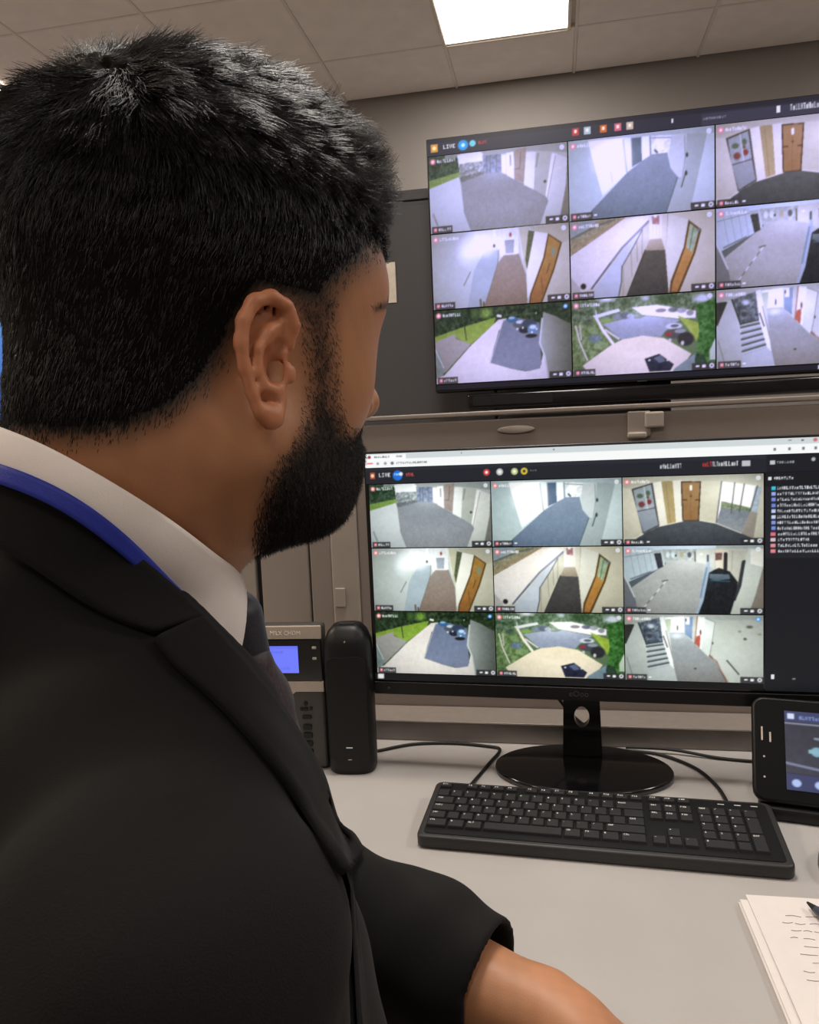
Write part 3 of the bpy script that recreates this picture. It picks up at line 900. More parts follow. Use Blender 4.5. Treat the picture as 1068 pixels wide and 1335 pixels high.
crail = thing('cable_rail', 'grey cable rail along the back of the desk under the monitor', 'rail', ((DX0 + DX1) / 2, PY - .026, DESK))
_b = MB(); _b.box((0, 0, .0165), (DX1 - DX0, .07, .033), .002)
_b.build('rail_body', M['rail'], crail)
_b = MB(); _b.box((0, 0, .0345), (DX1 - DX0, .074, .003), .001)
_b.build('rail_cap', M['alu'], crail)
# small plate on the lighter post beside the phone
_b = MB(); _b.box((-.385, .0045, .975), (.018, .004, .034), .001)
_b.build('post_plate', M['partition2'], part)
# pale oval shaped in place of a light reflection, and a clip, under the screen
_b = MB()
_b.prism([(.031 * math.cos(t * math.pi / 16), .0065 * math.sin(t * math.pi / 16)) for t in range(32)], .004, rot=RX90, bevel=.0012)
o = _b.build('oval_reflection', M['partition2'], None, 40)
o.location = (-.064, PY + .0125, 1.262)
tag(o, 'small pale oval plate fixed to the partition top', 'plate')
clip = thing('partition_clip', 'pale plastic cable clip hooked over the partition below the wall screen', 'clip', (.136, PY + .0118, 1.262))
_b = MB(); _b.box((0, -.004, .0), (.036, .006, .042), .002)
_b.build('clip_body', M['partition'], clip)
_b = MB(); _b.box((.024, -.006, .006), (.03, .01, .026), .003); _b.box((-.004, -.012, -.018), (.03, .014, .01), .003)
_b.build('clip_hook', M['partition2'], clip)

# tall steel cabinet behind the wall screen
cab = thing('steel_cabinet', 'tall dark grey steel cabinet behind the wall screen', 'cabinet', (-.2, 2.95, 0))
_b = MB(); _b.box((0, .0, 1.0655), (1.02, .36, 2.131), .004)
_b.build('body', M['cabinet'], cab)
for s in (-1, 1):
    _b = MB(); _b.box((s * .254, -.188, 1.06), (.498, .018, 2.03), .003)
    d = _b.build('door', M['cabinet'], cab)
    _b = MB(); _b.box((s * .06, -.204, 1.05), (.014, .014, .16), .003)
    _b.build('handle', M['dark'], d)
_b = MB(); _b.box((0, -.182, 2.107), (1.02, .012, .03), .003)
_b.build('top_rail', M['cabinet'], cab)
card = MB(); card.box((-.564, 2.7503, 1.811), (.042, .003, .142), .001, 1)
_o = card.build('notice_card', M['label']); tag(_o, 'small pale card stuck on the dark cabinet beside the man’s brow', 'card')

# ================================================================ big wall screen on its floor stand
TVX, TVY, TVZ = -.3876, 2.5613, 2.217           # top left corner of the front
TVW, TVH = 1.44, .815
tv = thing('wall_screen', 'large wall screen showing nine bluish camera views, above the desk monitor', 'television', (TVX, TVY, TVZ))
_b = MB(); _b.box((TVW / 2, .028, -TVH / 2), (TVW, .05, TVH), .004)
_b.build('housing', M['black'], tv)
_b = MB(); _b.box((TVW / 2, .002, -TVH / 2 - .0), (TVW - .004, .003, TVH - .004), .001, 1)
scr = _b.build('screen_glass', M['gloss'], tv)
CX = [.004, .449, .887, 1.33]
CZ = [-.056, -.302, -.546, -.789]
for r in range(3):
    for c in range(3):
        raster('camera_feed', FEEDS[r * 3 + c], CX[c] + .002, CX[c + 1] - .002, CZ[r + 1] + .002, CZ[r] - .002, -.0006, scr, M['tv_screen'], tv_tint)
# header strip
hp = Pic(560, 22, (44, 42, 60))
hp.rect(0, 0, 560, 6, (34, 32, 46)); hp.rect(330, 8, 480, 22, (64, 62, 84), .6)
hp.rect(5, 7, 14, 17, (206, 150, 70)); hp.blob_px(9.5, 12, 2.6, (250, 226, 160))
hp.text(21, 9, 'LIVE', (232, 232, 244), 1.0)
hp.blob_px(46, 12, 6.5, (24, 150, 232)); hp.blob_px(46, 12, 2.6, (190, 236, 255)); hp.blob_px(58, 11, 4, (110, 206, 232)); hp.scribble(65, 9, 11, 4, (206, 50, 60), 3)
for x, c in ((184, (214, 52, 60)), (198, (190, 214, 240)), (217, (232, 110, 40)), (234, (236, 110, 140)), (248, (226, 200, 190))):
    hp.rect(x - 4, 7, x + 4, 16, c, .85); hp.rect(x - 1.5, 9, x + 1.5, 13, (250, 236, 236))
hp.rect(296, 9, 298, 14, (220, 220, 235)); hp.scribble(332, 12, 26, 3, (130, 128, 150), 9)
hp.rect(413, 8, 417, 16, (226, 226, 245)); hp.scribble(428, 8, 56, 7, (226, 226, 248), 12); hp.scribble(502, 7, 30, 6, (210, 210, 232), 15)
raster('header_bar', hp.out(.4), .004, 1.436, -.056, -.004, -.0006, scr, M['tv_screen'])
# side strip and bottom strip
sp = Pic(30, 240, (30, 29, 42))
for k in range(12): sp.scribble(4, 10 + k * 9, 22, 3.5, (170, 170, 196), 40 + k)
raster('side_panel', sp.out(.4), 1.332, 1.436, -.789, -.058, -.0006, scr, M['tv_screen'])
bp = Pic(420, 6, (26, 25, 38))
bp.rect(345, 1, 349, 5, (220, 220, 240))
raster('status_bar', bp.out(.4), .004, 1.436, -.806, -.791, -.0006, scr, M['tv_screen'])
_b = MB(); _b.box((.665, -.001, -.8125), (.03, .002, .004), .0005, 1)
_b.build('brand_badge', M['dark'], tv)
# sound bar under the screen, held by the stand
sbar = thing('sound_bar', 'glossy black sound bar hanging under the wall screen', 'speaker', (TVX + .105, TVY + .0, TVZ - TVH - .035))
_b = MB(); _b.box((.60, .03, 0), (1.2, .075, .05), .008, 3)
_b.build('body', M['gloss'], sbar, 40)
_b = MB(); _b.box((.15, -.0085, .0), (.26, .003, .03), .001, 1)
_b.build('grille', M['black'], sbar)
stand = thing('screen_stand', 'black floor stand holding the wall screen, mostly hidden by the partition', 'stand', (TVX + TVW / 2, TVY + .115, 0))
_b = MB(); _b.box((0, .0, .99), (.09, .06, 1.94), .006)
_b.build('pole', M['black'], stand)
_b = MB(); _b.box((0, -.06, .015), (.9, .26, .03), .008)
_b.build('base_plate', M['black'], stand)
_b = MB(); _b.box((0, -.045, 1.80), (.5, .03, .42), .004); _b.box((0, -.02, 1.37), (.3, .05, .04), .004)
_b.build('mount_plate', M['black'], stand)

# ================================================================ desk monitor
mon = thing('desk_monitor', 'wide black desk monitor showing nine camera views, standing behind the keyboard', 'monitor',
            (-.0012, 1.125, 1.0397), (0, 0, -.0395))
_b = MB(); _b.prism([(x + .0345, z + .0075) for x, z in rrect(.643, .379, .006, 3)], .028, (0, .031, 0), RX90, .0025)
_b.build('housing', M['black'], mon, 40)
_b = MB(); _b.box((.034, .0018, .018), (.6355, .002, .352))
scr = _b.build('screen_glass', M['gloss'], mon)
_b = MB(); _b.box((.0345, .0015, -.171), (.64, .003, .020), .001, 1)
_b.build('lower_bezel', M['black'], mon)
for r in range(3):
    for c in range(3):
        x0 = -.28 + c * .56 / 3; z1 = .1475 - r * .295 / 3
        raster('camera_feed', FEEDS[r * 3 + c], x0 + .0007, x0 + .56 / 3 - .0007, z1 - .295 / 3 + .0008, z1 - .0008, .0004, scr, M['mon_screen'], mon_tint)
W_ = 590
bb = Pic(W_, 22, (246, 248, 248))
bb.rect(0, 0, W_, 9, (206, 214, 216)); bb.rect(2, 2, 60, 11, (250, 251, 251))
bb.blob_px(7, 5.5, 2.4, (150, 60, 66)); bb.scribble(14, 4, 22, 3, (110, 116, 120), 2); bb.scribble(46, 4, 9, 3, (140, 146, 150), 4)
bb.rect(3, 14, 12, 16, (230, 120, 110)); bb.blob_px(19, 15.5, 2, (150, 156, 160)); bb.blob_px(30, 15.5, 2.2, (150, 156, 160)); bb.blob_px(40, 15.5, 2.4, (110, 116, 120))
bb.scribble(46, 14, 44, 3, (120, 126, 130), 6); bb.rect(138, 3, 139, 5, (90, 96, 100)); bb.rect(262, 3, 264, 5, (110, 116, 120))
for x in (534, 551, 567, 581): bb.rect(x, 13, x + 3, 17, (120, 128, 132))
bb.rect(551, 3, 555, 4, (90, 96, 100)); bb.rect(566, 3, 569, 5, (90, 96, 100)); bb.blob_px(582, 4, 2.4, (200, 110, 110))
raster('browser_bar', bb.out(.4), -.2835, .3515, .1725, .1935, .0004, scr, M['mon_screen'])
hb = Pic(W_, 23, (34, 36, 44))
hb.rect(0, 0, W_, 5, (40, 43, 52)); hb.rect(526, 0, W_, 23, (26, 28, 35))
hb.rect(7, 7, 14, 16, (170, 84, 60)); hb.blob_px(10.5, 11.5, 2.4, (250, 214, 180))
hb.text(20, 8, 'LIVE', (236, 238, 240), 1.1)
hb.blob_px(47, 12, 7, (30, 110, 214)); hb.scribble(42, 9, 8, 3, (190, 220, 250), 5); hb.blob_px(52, 10, 2.6, (230, 236, 240)); hb.scribble(59, 9, 11, 4.5, (222, 84, 70), 7)
for x, c in ((172, (206, 60, 64)), (190, (196, 198, 198)), (210, (190, 200, 140)), (223, (214, 190, 70)), (234, (120, 122, 126))):
    if x < 234: hb.blob_px(x, 11.5, 4.6, c); hb.blob_px(x, 11.5, 2, (246, 246, 240) if x != 223 else (60, 58, 40))
    else: hb.scribble(x - 3, 10, 8, 2, c, 8)
hb.scribble(398, 8, 25, 6, (226, 228, 232), 21); hb.scribble(450, 7, 11, 6, (226, 60, 60), 24); hb.scribble(462, 7, 30, 6, (236, 238, 240), 25); hb.rect(497, 7, 507, 14, (226, 228, 232), .8)
hb.rect(530, 8, 536, 13, (190, 194, 200)); hb.scribble(538, 9, 20, 3, (150, 154, 160), 28); hb.blob_px(580, 8, 2.4, (176, 180, 186))
raster('header_bar', hb.out(.4), -.2835, .3515, .1482, .1722, .0004, scr, M['mon_screen'])
sb = Pic(68, 280, (24, 26, 31))
sb.rect(0, 18, 68, 108, (32, 34, 40)); sb.rect(4, 6, 8, 10, (226, 228, 232)); sb.scribble(11, 6, 22, 3.6, (226, 228, 232), 50)
for k in range(12):
    y = 18 + k * 7.2
    sb.rect(8 if k < 8 else 7, y, 13, y + 4.5, [(60, 190, 220), (150, 170, 232), (120, 140, 220), (110, 130, 214), (190, 204, 240), (200, 210, 240), (130, 150, 225), (120, 140, 220),
                                 (220, 110, 130), (214, 190, 200), (222, 140, 150), (226, 130, 140)][k])
    sb.scribble(15 if k < 8 else 16, y + .3, 50 if k < 8 else 38 + (k % 3) * 8, 3.8, (214, 216, 222), 60 + k)
sb.rect(8, 258, 12, 264, (226, 228, 230)); sb.rect(34, 262, 38, 264, (120, 122, 126))
raster('side_panel', sb.out(.3), .2815, .3515, -.157, .1478, .0004, scr, M['mon_screen'])
bt = Pic(300, 6, (17, 18, 20)); bt.rect(3, 1, 8, 5, (226, 228, 228))
raster('status_bar', bt.out(.3), -.2835, .28, -.157, -.1478, .0004, scr, M['mon_screen'])


def letters(name, s, size, mat, parent, loc, rot, depth=.0004):
    cu = bpy.data.curves.new(name, 'FONT')
    cu.body = s; cu.size = size; cu.extrude = depth; cu.align_x = 'CENTER'; cu.resolution_u = 3
    o = bpy.data.objects.new(name, cu)
    COL.objects.link(o)
    bpy.context.view_layer.update()
    me = bpy.data.meshes.new_from_object(o.evaluated_get(bpy.context.evaluated_depsgraph_get()))
    bpy.data.objects.remove(o); bpy.data.curves.remove(cu)
    me.materials.clear(); me.materials.append(mat)
    r = link(bpy.data.objects.new(name, me), parent)
    r.location = loc; r.rotation_euler = rot
    return r


letters('logo', 'eOoo', .012, M['phonegrey'], mon, (.027, -.0002, -.1745), (math.pi / 2, 0, 0))
_b = MB(); _b.cyl((-.262, -.0006, -.1705), .0017, .002, 16, rot=RX90)
_b.build('indicator', M['phonegrey'], mon)
_b = MB(); _b.box((.325, -.0006, -.172), (.006, .002, .006), .0005, 1)
_b.build('power_button', M['phonegrey'], mon)
# stand: neck with an oval hole, curved foot
neck = bmesh.new()
outl = [(-.030, 0), (.030, 0), (.0265, .12), (-.0265, .12)]
hole = [(.0115 * math.cos(k * math.pi / 12), .062 + .0165 * math.sin(k * math.pi / 12)) for k in range(24)]
ov = [(-.030, 0), (.0, 0), (.030, 0), (.0285, .062), (.0265, .12), (0, .12), (-.0265, .12), (-.0285, .062)]


def _outer(a):  # point of the outline in direction a from the hole centre
    c = np.array([0, .062]); d = np.array([math.cos(a), math.sin(a)])
    best = 9
    for i in range(4):
        p, q = np.array(outl[i]), np.array(outl[(i + 1) % 4])
        e = q - p
        den = d[0] * e[1] - d[1] * e[0]
        if abs(den) < 1e-9: continue
        t = ((p - c)[0] * e[1] - (p - c)[1] * e[0]) / den
        s = ((p - c)[0] * d[1] - (p - c)[1] * d[0]) / den
        if t > 0 and -1e-6 <= s <= 1 + 1e-6: best = min(best, t)
    return c + d * best


angs = sorted(set([k * math.pi / 12 for k in range(24)] + [math.atan2(y - .062, x) % (2 * math.pi) for x, y in outl]))
V, Fc = [], []
n = len(angs)
for yy in (0, .018):
    for a in angs:
        o_ = _outer(a); V.append((o_[0], yy, o_[1]))
    for a in angs:
        V.append((.0115 * math.cos(a), yy, .062 + .0165 * math.sin(a)))
for k in range(n):
    j = (k + 1) % n
    Fc += [(k, j, n + j, n + k), (2 * n + j, 2 * n + k, 3 * n + k, 3 * n + j), (j, k, 2 * n + k, 2 * n + j), (n + k, n + j, 3 * n + j, 3 * n + k)]
nk = obj_from('stand_neck', V, Fc, M['gloss'], mon)
nk.location = (.030, .055, DESK + .012 - 1.0397)
_b = MB(); _b.box((.030, .046, -.12), (.12, .03, .13), .008, 3)
_b.build('mount_block', M['black'], mon)
foot = []
for k in range(48):
    a = k * 2 * math.pi / 48
    foot.append((.132 * math.cos(a), .086 * math.sin(a)))
_b = MB(); _b.prism(foot, .010, (.030, .020, DESK - 1.0397 + .0), None, .004, 3)
_b.build('stand_foot', M['gloss'], mon, 40)

# blue screen on the far wall, just in frame at the left edge
m2 = thing('blue_screen', 'blue lit wall screen at the left edge behind the man’s nape', 'television', (BSX, Y1 - .002, BSZ))
_b = MB(); _b.prism(rrect(1.0, .65, .008, 3), .045, (0, 0, 0), RX90, .003)
_b.build('housing', M['black'], m2, 40)
g_ = Pic(60, 36, (60, 104, 176)); g_.poly([(0, 0), (60, 0), (60, 14), (0, 22)], (92, 140, 206), (70, 116, 190)); g_.poly([(0, 26), (60, 20), (60, 36), (0, 36)], (48, 84, 150))
raster('display', g_.out(.5), -.485, .485, -.295, .31, -.0465, m2, M['mon_screen'])

# ================================================================ keyboard
kb = thing('keyboard', 'full size black wired keyboard lying on the desk', 'keyboard', (.0394, .962, DESK), (0, 0, -.0513))
kb_t = Matrix.Rotation(math.radians(3.6), 4, 'X')
KWD, KDP = .44, .138
_b = MB(); _b.prism(rrect(KWD, KDP, .010, 4), .017, (0, 0, .0045), kb_t, .0032, 3)
case = _b.build('case', M['dark'], kb, 40)
for s in (-1, 1):
    _b = MB(); _b.box((s * .19, .055, .0040), (.03, .012, .0085), .001, 1)
    _b.build('foot', M['black'], kb)
_b = MB(); _b.prism(rrect(.424, .124, .006, 3), .0006, (0, -.001, .0217), kb_t)
_b.build('key_well', M['black'], kb)
U = .01905 * .955
_kmesh = {}


def keymesh(w, h):
    k = (round(w, 4), round(h, 4))
    if k not in _kmesh:
        t = bmesh.new()
        zz = .0042
        base = [t.verts.new((x, y, 0)) for x, y in ((-w / 2, -h / 2), (w / 2, -h / 2), (w / 2, h / 2), (-w / 2, h / 2))]
        q = .0016
        mid = [t.verts.new((x, y, zz * .8)) for x, y in ((-w / 2 + q * .6, -h / 2 + q * .6), (w / 2 - q * .6, -h / 2 + q * .6), (w / 2 - q * .6, h / 2 - q * .6), (-w / 2 + q * .6, h / 2 - q * .6))]
        top = [t.verts.new((x, y, zz)) for x, y in ((-w / 2 + q, -h / 2 + q), (w / 2 - q, -h / 2 + q), (w / 2 - q, h / 2 - q), (-w / 2 + q, h / 2 - q))]
        for a_, b_ in ((base, mid), (mid, top)):
            for i in range(4): t.faces.new((a_[i], a_[(i + 1) % 4], b_[(i + 1) % 4], b_[i]))
        t.faces.new(top)
        me = bpy.data.meshes.new('key'); t.to_mesh(me); t.free()
        me.materials.append(M['key'])
        _kmesh[k] = me
    return _kmesh[k]


_lmesh = {}


def legend(s):
    if s not in _lmesh:
        V, F_ = [], []
        px = .00062
        for i, ch in enumerate(s):
            for gx, gy in glyph(ch):
                x, y = (i * 4 + gx) * px, -gy * px
                b = len(V)
                V += [(x, y, 0), (x + px, y, 0), (x + px, y - px, 0), (x, y - px, 0)]
                F_.append((b, b + 3, b + 2, b + 1))
        me = bpy.data.meshes.new('legend'); me.from_pydata(V, [], [f[::-1] for f in F_]); me.materials.append(M['print'])
        _lmesh[s] = me
    return _lmesh[s]


ROWH = .0181
rows_y = [.0515, .0300, .0300 - ROWH, .0300 - 2 * ROWH, .0300 - 3 * ROWH, .0300 - 4 * ROWH]
KX = -.2115
keys = []


def row(y, items, x=KX, h=ROWH - .0016):
    for it in items:
        if isinstance(it, (int, float)):
            x += it * U
            continue
        s, w = it if isinstance(it, tuple) else (it, 1)
        keys.append((x + w * U / 2, y, w * U - .0017, h, s)); x += w * U


row(rows_y[0], [('ESC', 1), 1, 'F1', 'F2', 'F3', 'F4', .5, 'F5', 'F6', 'F7', 'F8', .5, 'F9', 'F10', 'F11', 'F12', .25, 'PRT', 'SCR', 'PAU'], h=.0105)
row(rows_y[1], list('`1234567890-=') + [('BACK', 2), .25, 'INS', 'HOM', 'PGU', .25, 'NUM', '/', '*', '-'])
row(rows_y[2], [('TAB', 1.5)] + list('QWERTYUIOP[]') + [('', 1.5), .25, 'DEL', 'END', 'PGD', .25, '7', '8', '9'])
row(rows_y[3], [('CAPS', 1.75)] + list("ASDFGHJKL;'#") + [('ENT', 1.25), 3.5, '4', '5', '6'])
row(rows_y[4], [('SHF', 1.25), '\\'] + list('ZXCVBNM,./') + [('SHF', 2.75), 1.25, '+', 1.25, '1', '2', '3'])
row(rows_y[5], [('CTL', 1.5), ('W', 1.25), ('ALT', 1.25), ('', 5.5), ('GR', 1.25), ('FN', 1.25), ('M', 1.25), ('CTL', 1.75), .25, '-', '+', '-', .25, ('0', 2), '.'])
xr = KX + (15 + .25 + 3 + .25 + 3) * U
keys.append((xr + U / 2, rows_y[2] - ROWH / 2, U - .0017, 2 * ROWH - .0016, '+'))
keys.append((xr + U / 2, rows_y[4] - ROWH / 2, U - .0017, 2 * ROWH - .0016, 'ENT'))
sl = math.tan(math.radians(3.6))
for x, y, w, h, s in keys:
    o = link(bpy.data.objects.new('key', keymesh(w, h)), kb)
    o.location = (x, y, .0222 + y * sl); o.rotation_euler = (math.radians(3.6), 0, 0)
    if s:
        l = link(bpy.data.objects.new('legend', legend(s)), o)
        l.location = (-w / 2 + .0032, h / 2 - .0030, .0044)
for k in range(3):
    _b = MB(); _b.box((.158 + k * .020, .0535, .0222 + .0535 * sl), (.008, .0016, .0008))
    _b.build('status_mark', M['print'], kb)

# ================================================================ cables on the desk
def cable(pts, r, label):
    _b = MB(); _b.tube(spline(pts, 8), r, 8)
    o = _b.build('cable', M['cable'], None, 60)
    return tag(o, label, 'cable', 'black cables on the desk')


cz = DESK + .0028
cable([(-.30, 1.19, cz), (-.245, 1.223, cz), (-.18, 1.232, cz), (-.125, 1.225, cz), (-.10, 1.212, cz), (-.112, 1.16, cz), (-.128, 1.10, cz), (-.134, 1.05, DESK + .012), (-.137, 1.033, DESK + .014)], .0026,
      'black cable curling from the speaker to the back of the keyboard')
cable([(.052, 1.236, cz), (.08, 1.232, cz), (.10, 1.226, cz), (.150, 1.215, cz), (.195, 1.17, cz), (.215, 1.11, cz), (.218, 1.05, cz + .004), (.219, 1.026, DESK + .014)], .0026,
      'black cable looping from behind the monitor to the numeric keys')
cable([(.10, 1.2265, cz + .0053), (.17, 1.224, cz + .0045), (.24, 1.208, cz), (.31, 1.20, cz), (.37, 1.21, cz)], .0026,
      'black cable running along the rail to the tablet phone')
cable([(-.035, 1.166, .90), (-.028, 1.185, .875), (-.012, 1.205, .845), (.004, 1.212, .82), (.022, 1.21, .80), (.05, 1.215, .775)], .0026,
      'black cable hanging behind the monitor neck')

# ================================================================ speaker tower
sp_ = thing('speaker_tower', 'slim black speaker tower standing between phone and monitor', 'speaker', (-.3245, 1.132, DESK), (0, 0, .1))
prof = [(.033, 0), (.036, .004), (.037, .02), (.0375, .185), (.0365, .205), (.030, .222), (.022, .231), (.018, .2325)]
V, Fc = [], []
NS = 40
for r_, z in prof:
    for k in range(NS):
        a = 2 * math.pi * k / NS
        c, s = math.cos(a), math.sin(a)
        e = 2 / 3.2
        V.append((r_ * math.copysign(abs(c) ** e, c), r_ * .85 * math.copysign(abs(s) ** e, s), z))
for i in range(len(prof) - 1):
    for k in range(NS):
        j = (k + 1) % NS
        Fc.append((i * NS + k, i * NS + j, (i + 1) * NS + j, (i + 1) * NS + k))
Fc.append(tuple(range(NS))[::-1]); Fc.append(tuple(range((len(prof) - 1) * NS, len(prof) * NS)))
o = obj_from('body', V, Fc, M['black'], sp_, True); o.data.set_sharp_from_angle(angle=math.radians(35))
_b = MB(); _b.prism(rrect(.026, .010, .003), .002, (0, -.004, .2318), None, .0005)
_b.build('top_slot', M['gap'], sp_)
_b = MB(); _b.prism(rrect(.060, .165, .012), .0012, (0, -.0313, .105), RX90, .0004)
_b.build('grille', M['black'], sp_)
_b = MB(); _b.cyl((.0, -.030, .2105), .0012, .003, 12, rot=RX90); _b.build('indicator', M['silver'], sp_)
_b = MB(); _b.box((.0, -.0335, .045), (.010, .0012, .0016), .0003, 1); _b.build('badge', M['print'], sp_)
_b = MB(); _b.box((.0, -.0335, .026), (.006, .0012, .001), .0003, 1); _b.build('marking', M['silver'], sp_)

# ================================================================ desk phone
ph = thing('desk_phone', 'grey desk phone with a lit blue display, half hidden by the tie', 'phone', (-.438, 1.128, DESK), (0, 0, .06))
tl = math.radians(-22)
RT = Matrix.Rotation(tl, 4, 'X')
_b = MB(); _b.box((0, 0, .1175), (.150, .03, .230), .006, 3)
bd = _b.build('body', M['phonegrey'], ph, 40)
_b = MB(); _b.prism([(0, 0), (.075, 0), (.02, .10), (.006, .12)], .10, (-.05, .014, 0), Matrix.Rotation(math.radians(90), 4, 'Z') @ Matrix.Rotation(math.radians(90), 4, 'X'))
_b.build('stand', M['black'], ph)
_b = MB(); _b.box((0, -.0165, .222), (.150, .004, .021), .0015)
_b.build('top_strip', M['silver'], ph)
letters('lettering', 'MILX CHDM', .009, M['white'], ph, (.018, -.0187, .2185), (math.pi / 2, 0, 0))
_b = MB(); _b.box((0, -.0165, .178), (.148, .004, .066), .0015)
fr = _b.build('display_panel', M['gloss'], ph)
lcd = Pic(48, 26, (112, 124, 250)); lcd.scribble(8, 5, 26, 2, (92, 104, 226), 1); lcd.scribble(8, 12, 16, 2, (88, 98, 220), 2); lcd.scribble(8, 20, 30, 2, (96, 106, 230), 3)
lcd.rect(0, 0, 48, 3, (104, 114, 240))
raster('display', lcd.out(.5), -.047, .037, .158, .201, -.0192, ph, M['mon_screen'])
for z in (.198, .181):
    _b = MB(); _b.box((.063, -.0192, z), (.007, .002, .004), .0008, 1); _b.build('side_key', M['silver'], ph)
_b = MB(); _b.prism([(-.075, .0), (.022, .0), (.03, .006), (.075, .006), (.075, .0225), (-.075, .0225)], .004, (0, -.0145, .1215), RX90, .0006)
_b.build('middle_strip', M['silver'], ph)
letters('marking', 'xtcs', .006, M['silver'], ph, (-.006, -.0187, .149), (math.pi / 2, 0, 0))
keysph = [(.044, .106, .007), (.044, .097, .010)]
for k, (x, z, w) in enumerate([(.044, .108, .006), (.037, .099, .005), (.044, .099, .007), (.052, .100, .005), (.045, .086, .015)]):
    _b = MB(); _b.prism(rrect(w, .006, .002, 3), .003, (x, -.0145, z), RX90, .0007); _b.build('function_key', M['black'], ph)
for r_ in range(4):
    for c_ in range(3):
        _b = MB(); _b.prism(rrect(.013, .0085, .003, 3), .0035, (-.052 + c_ * .028 if c_ < 2 else .010, -.0145, .088 - r_ * .016), RX90, .0008)
        _b.build('dial_key', M['black'], ph)
for r_ in range(4):
    _b = MB(); _b.prism(rrect(.015, .0088, .003, 3), .0035, (.045, -.0145, .070 - r_ * .0135), RX90, .0008)
    _b.build('dial_key', M['black'], ph)
_b = MB(); _b.tube(spline([(-.004, -.016, .122), (.007, -.024, .113), (.008, -.024, .103), (-.002, -.017, .095)], 6), .0022, 8)
_b.build('dial_ring', M['silver'], ph, 60)
ph.rotation_euler = (0, 0, .06)

# ================================================================ tablet phone on the right
tb = thing('tablet_phone', 'black video phone with a tilted lit screen at the right edge of the desk', 'phone', (.352, 1.045, DESK), (0, 0, -.20))
RT2 = Matrix.Rotation(math.radians(-32), 4, 'X') @ RX90
RTe = math.radians(90 - 32)
_b = MB(); _b.prism([(x, z) for x, z in rrect(.205, .138, .016, 5)], .016, (0, .012, .074), RT2, .005, 3)
body = _b.build('body', M['black'], tb, 40)
_b = MB(); _b.prism(rrect(.19, .12, .02, 4), .018, (.0, .018, .0), None, .005)
_b.build('base', M['black'], tb, 40)
_b = MB(); _b.box((0, .035, .04), (.12, .02, .075), .005)
_b.build('support', M['black'], tb)
M['tabglass'] = material('dark_glass', (8, 8, 10), .5, spec=.12, noise=.05)
fm = MB(); fm.prism(rrect(.197, .130, .012, 5), .0008, (0, 0, 0), RX90)
face = fm.build('front_glass', M['tabglass'], tb)
face.location = (0, .012 - .016 * math.cos(math.radians(32)), .074 - .016 * math.sin(math.radians(32)) + .017)
face.rotation_euler = (math.radians(-32), 0, 0)
tp = Pic(110, 84, (26, 28, 44))
tp.rect(0, 0, 110, 12, (44, 54, 96)); tp.rect(3, 3, 9, 9, (206, 216, 240)); tp.scribble(13, 5, 50, 4, (130, 146, 206), 3); tp.rect(0, 13, 70, 14.5, (150, 156, 176))
tp.poly([(0, 15), (110, 15), (110, 66), (0, 66)], (34, 36, 52), (48, 50, 66), tex=10, ts=4)
tp.line([(26, 28), (70, 33)], 2.5, (130, 140, 160)); tp.blob_px(27, 42, 5, (120, 170, 190)); tp.rect(20, 40, 36, 44, (130, 176, 190)); tp.blob_px(40, 44, 7, (150, 120, 220)); tp.blob_px(40, 43, 3.6, (246, 236, 255))
tp.line([(0, 56), (40, 62), (80, 66)], 2.5, (120, 128, 156)); tp.rect(0, 67, 110, 84, (42, 50, 92))
for x in (9, 28, 46, 66, 86): tp.blob_px(x, 76, 4, (170, 190, 236))
raster('display', tp.out(.5), -.062, .090, -.051, .051, -.0018, face, M['mon_screen'])
for x, z, h_ in ((-.090, .018, .018), (-.080, .014, .013)):
    _b = MB(); _b.box((x, -.0014, z), (.0022, .0012, h_)); _b.build('marking', M['silver'], face)
for z in (-.012, -.038):
    _b = MB(); _b.cyl((-.088, -.0012, z), .0013, .0012, 12, rot=RX90); _b.build('indicator', M['silver'], face)

# ================================================================ notepad, pen, mouse
nb = thing('notepad', 'white spiral free notepad with faint handwriting at the lower right', 'notepad', (.27, .745, DESK), (0, 0, 0))
nb['label'] = 'white paper notepad with faint handwriting at the lower right'
# pad corners on the desk: left edge runs towards the viewer
A_ = np.array([.187, .836]); B_ = np.array([.190, .60]); L_ = .21
e1 = (B_ - A_) / np.linalg.norm(B_ - A_); e2 = np.array([-e1[1], e1[0]])
if e2[0] < 0: e2 = -e2


def padlayer(name, off, z0, z1, curl=0.0, mat=M['paper'], side=0.0):
    NX, NY = 6, 10
    V = []
    for zz in (z0, z1):
        for j in range(NY + 1):
            for i in range(NX + 1):
                p = A_ + e1 * (off + .25 * j / NY) + e2 * (side + L_ * i / NX)
                c = curl * max(0, 1 - j / NY * 1.6) * max(0, 1 - i / NX * 1.4) ** 1
                V.append((p[0] - .27, p[1] - .745, zz + c))
    idx = lambda k, j, i: k * (NX + 1) * (NY + 1) + j * (NX + 1) + i
    F_ = []
    for j in range(NY):
        for i in range(NX):
            F_.append((idx(1, j, i), idx(1, j + 1, i), idx(1, j + 1, i + 1), idx(1, j, i + 1)))
            F_.append((idx(0, j, i), idx(0, j, i + 1), idx(0, j + 1, i + 1), idx(0, j + 1, i)))
    for j in range(NY):
        F_ += [(idx(0, j, 0), idx(0, j + 1, 0), idx(1, j + 1, 0), idx(1, j, 0)), (idx(0, j + 1, NX), idx(0, j, NX), idx(1, j, NX), idx(1, j + 1, NX))]
    for i in range(NX):
        F_ += [(idx(0, 0, i + 1), idx(0, 0, i), idx(1, 0, i), idx(1, 0, i + 1)), (idx(0, NY, i), idx(0, NY, i + 1), idx(1, NY, i + 1), idx(1, NY, i))]
    return obj_from(name, V, F_, mat, nb)


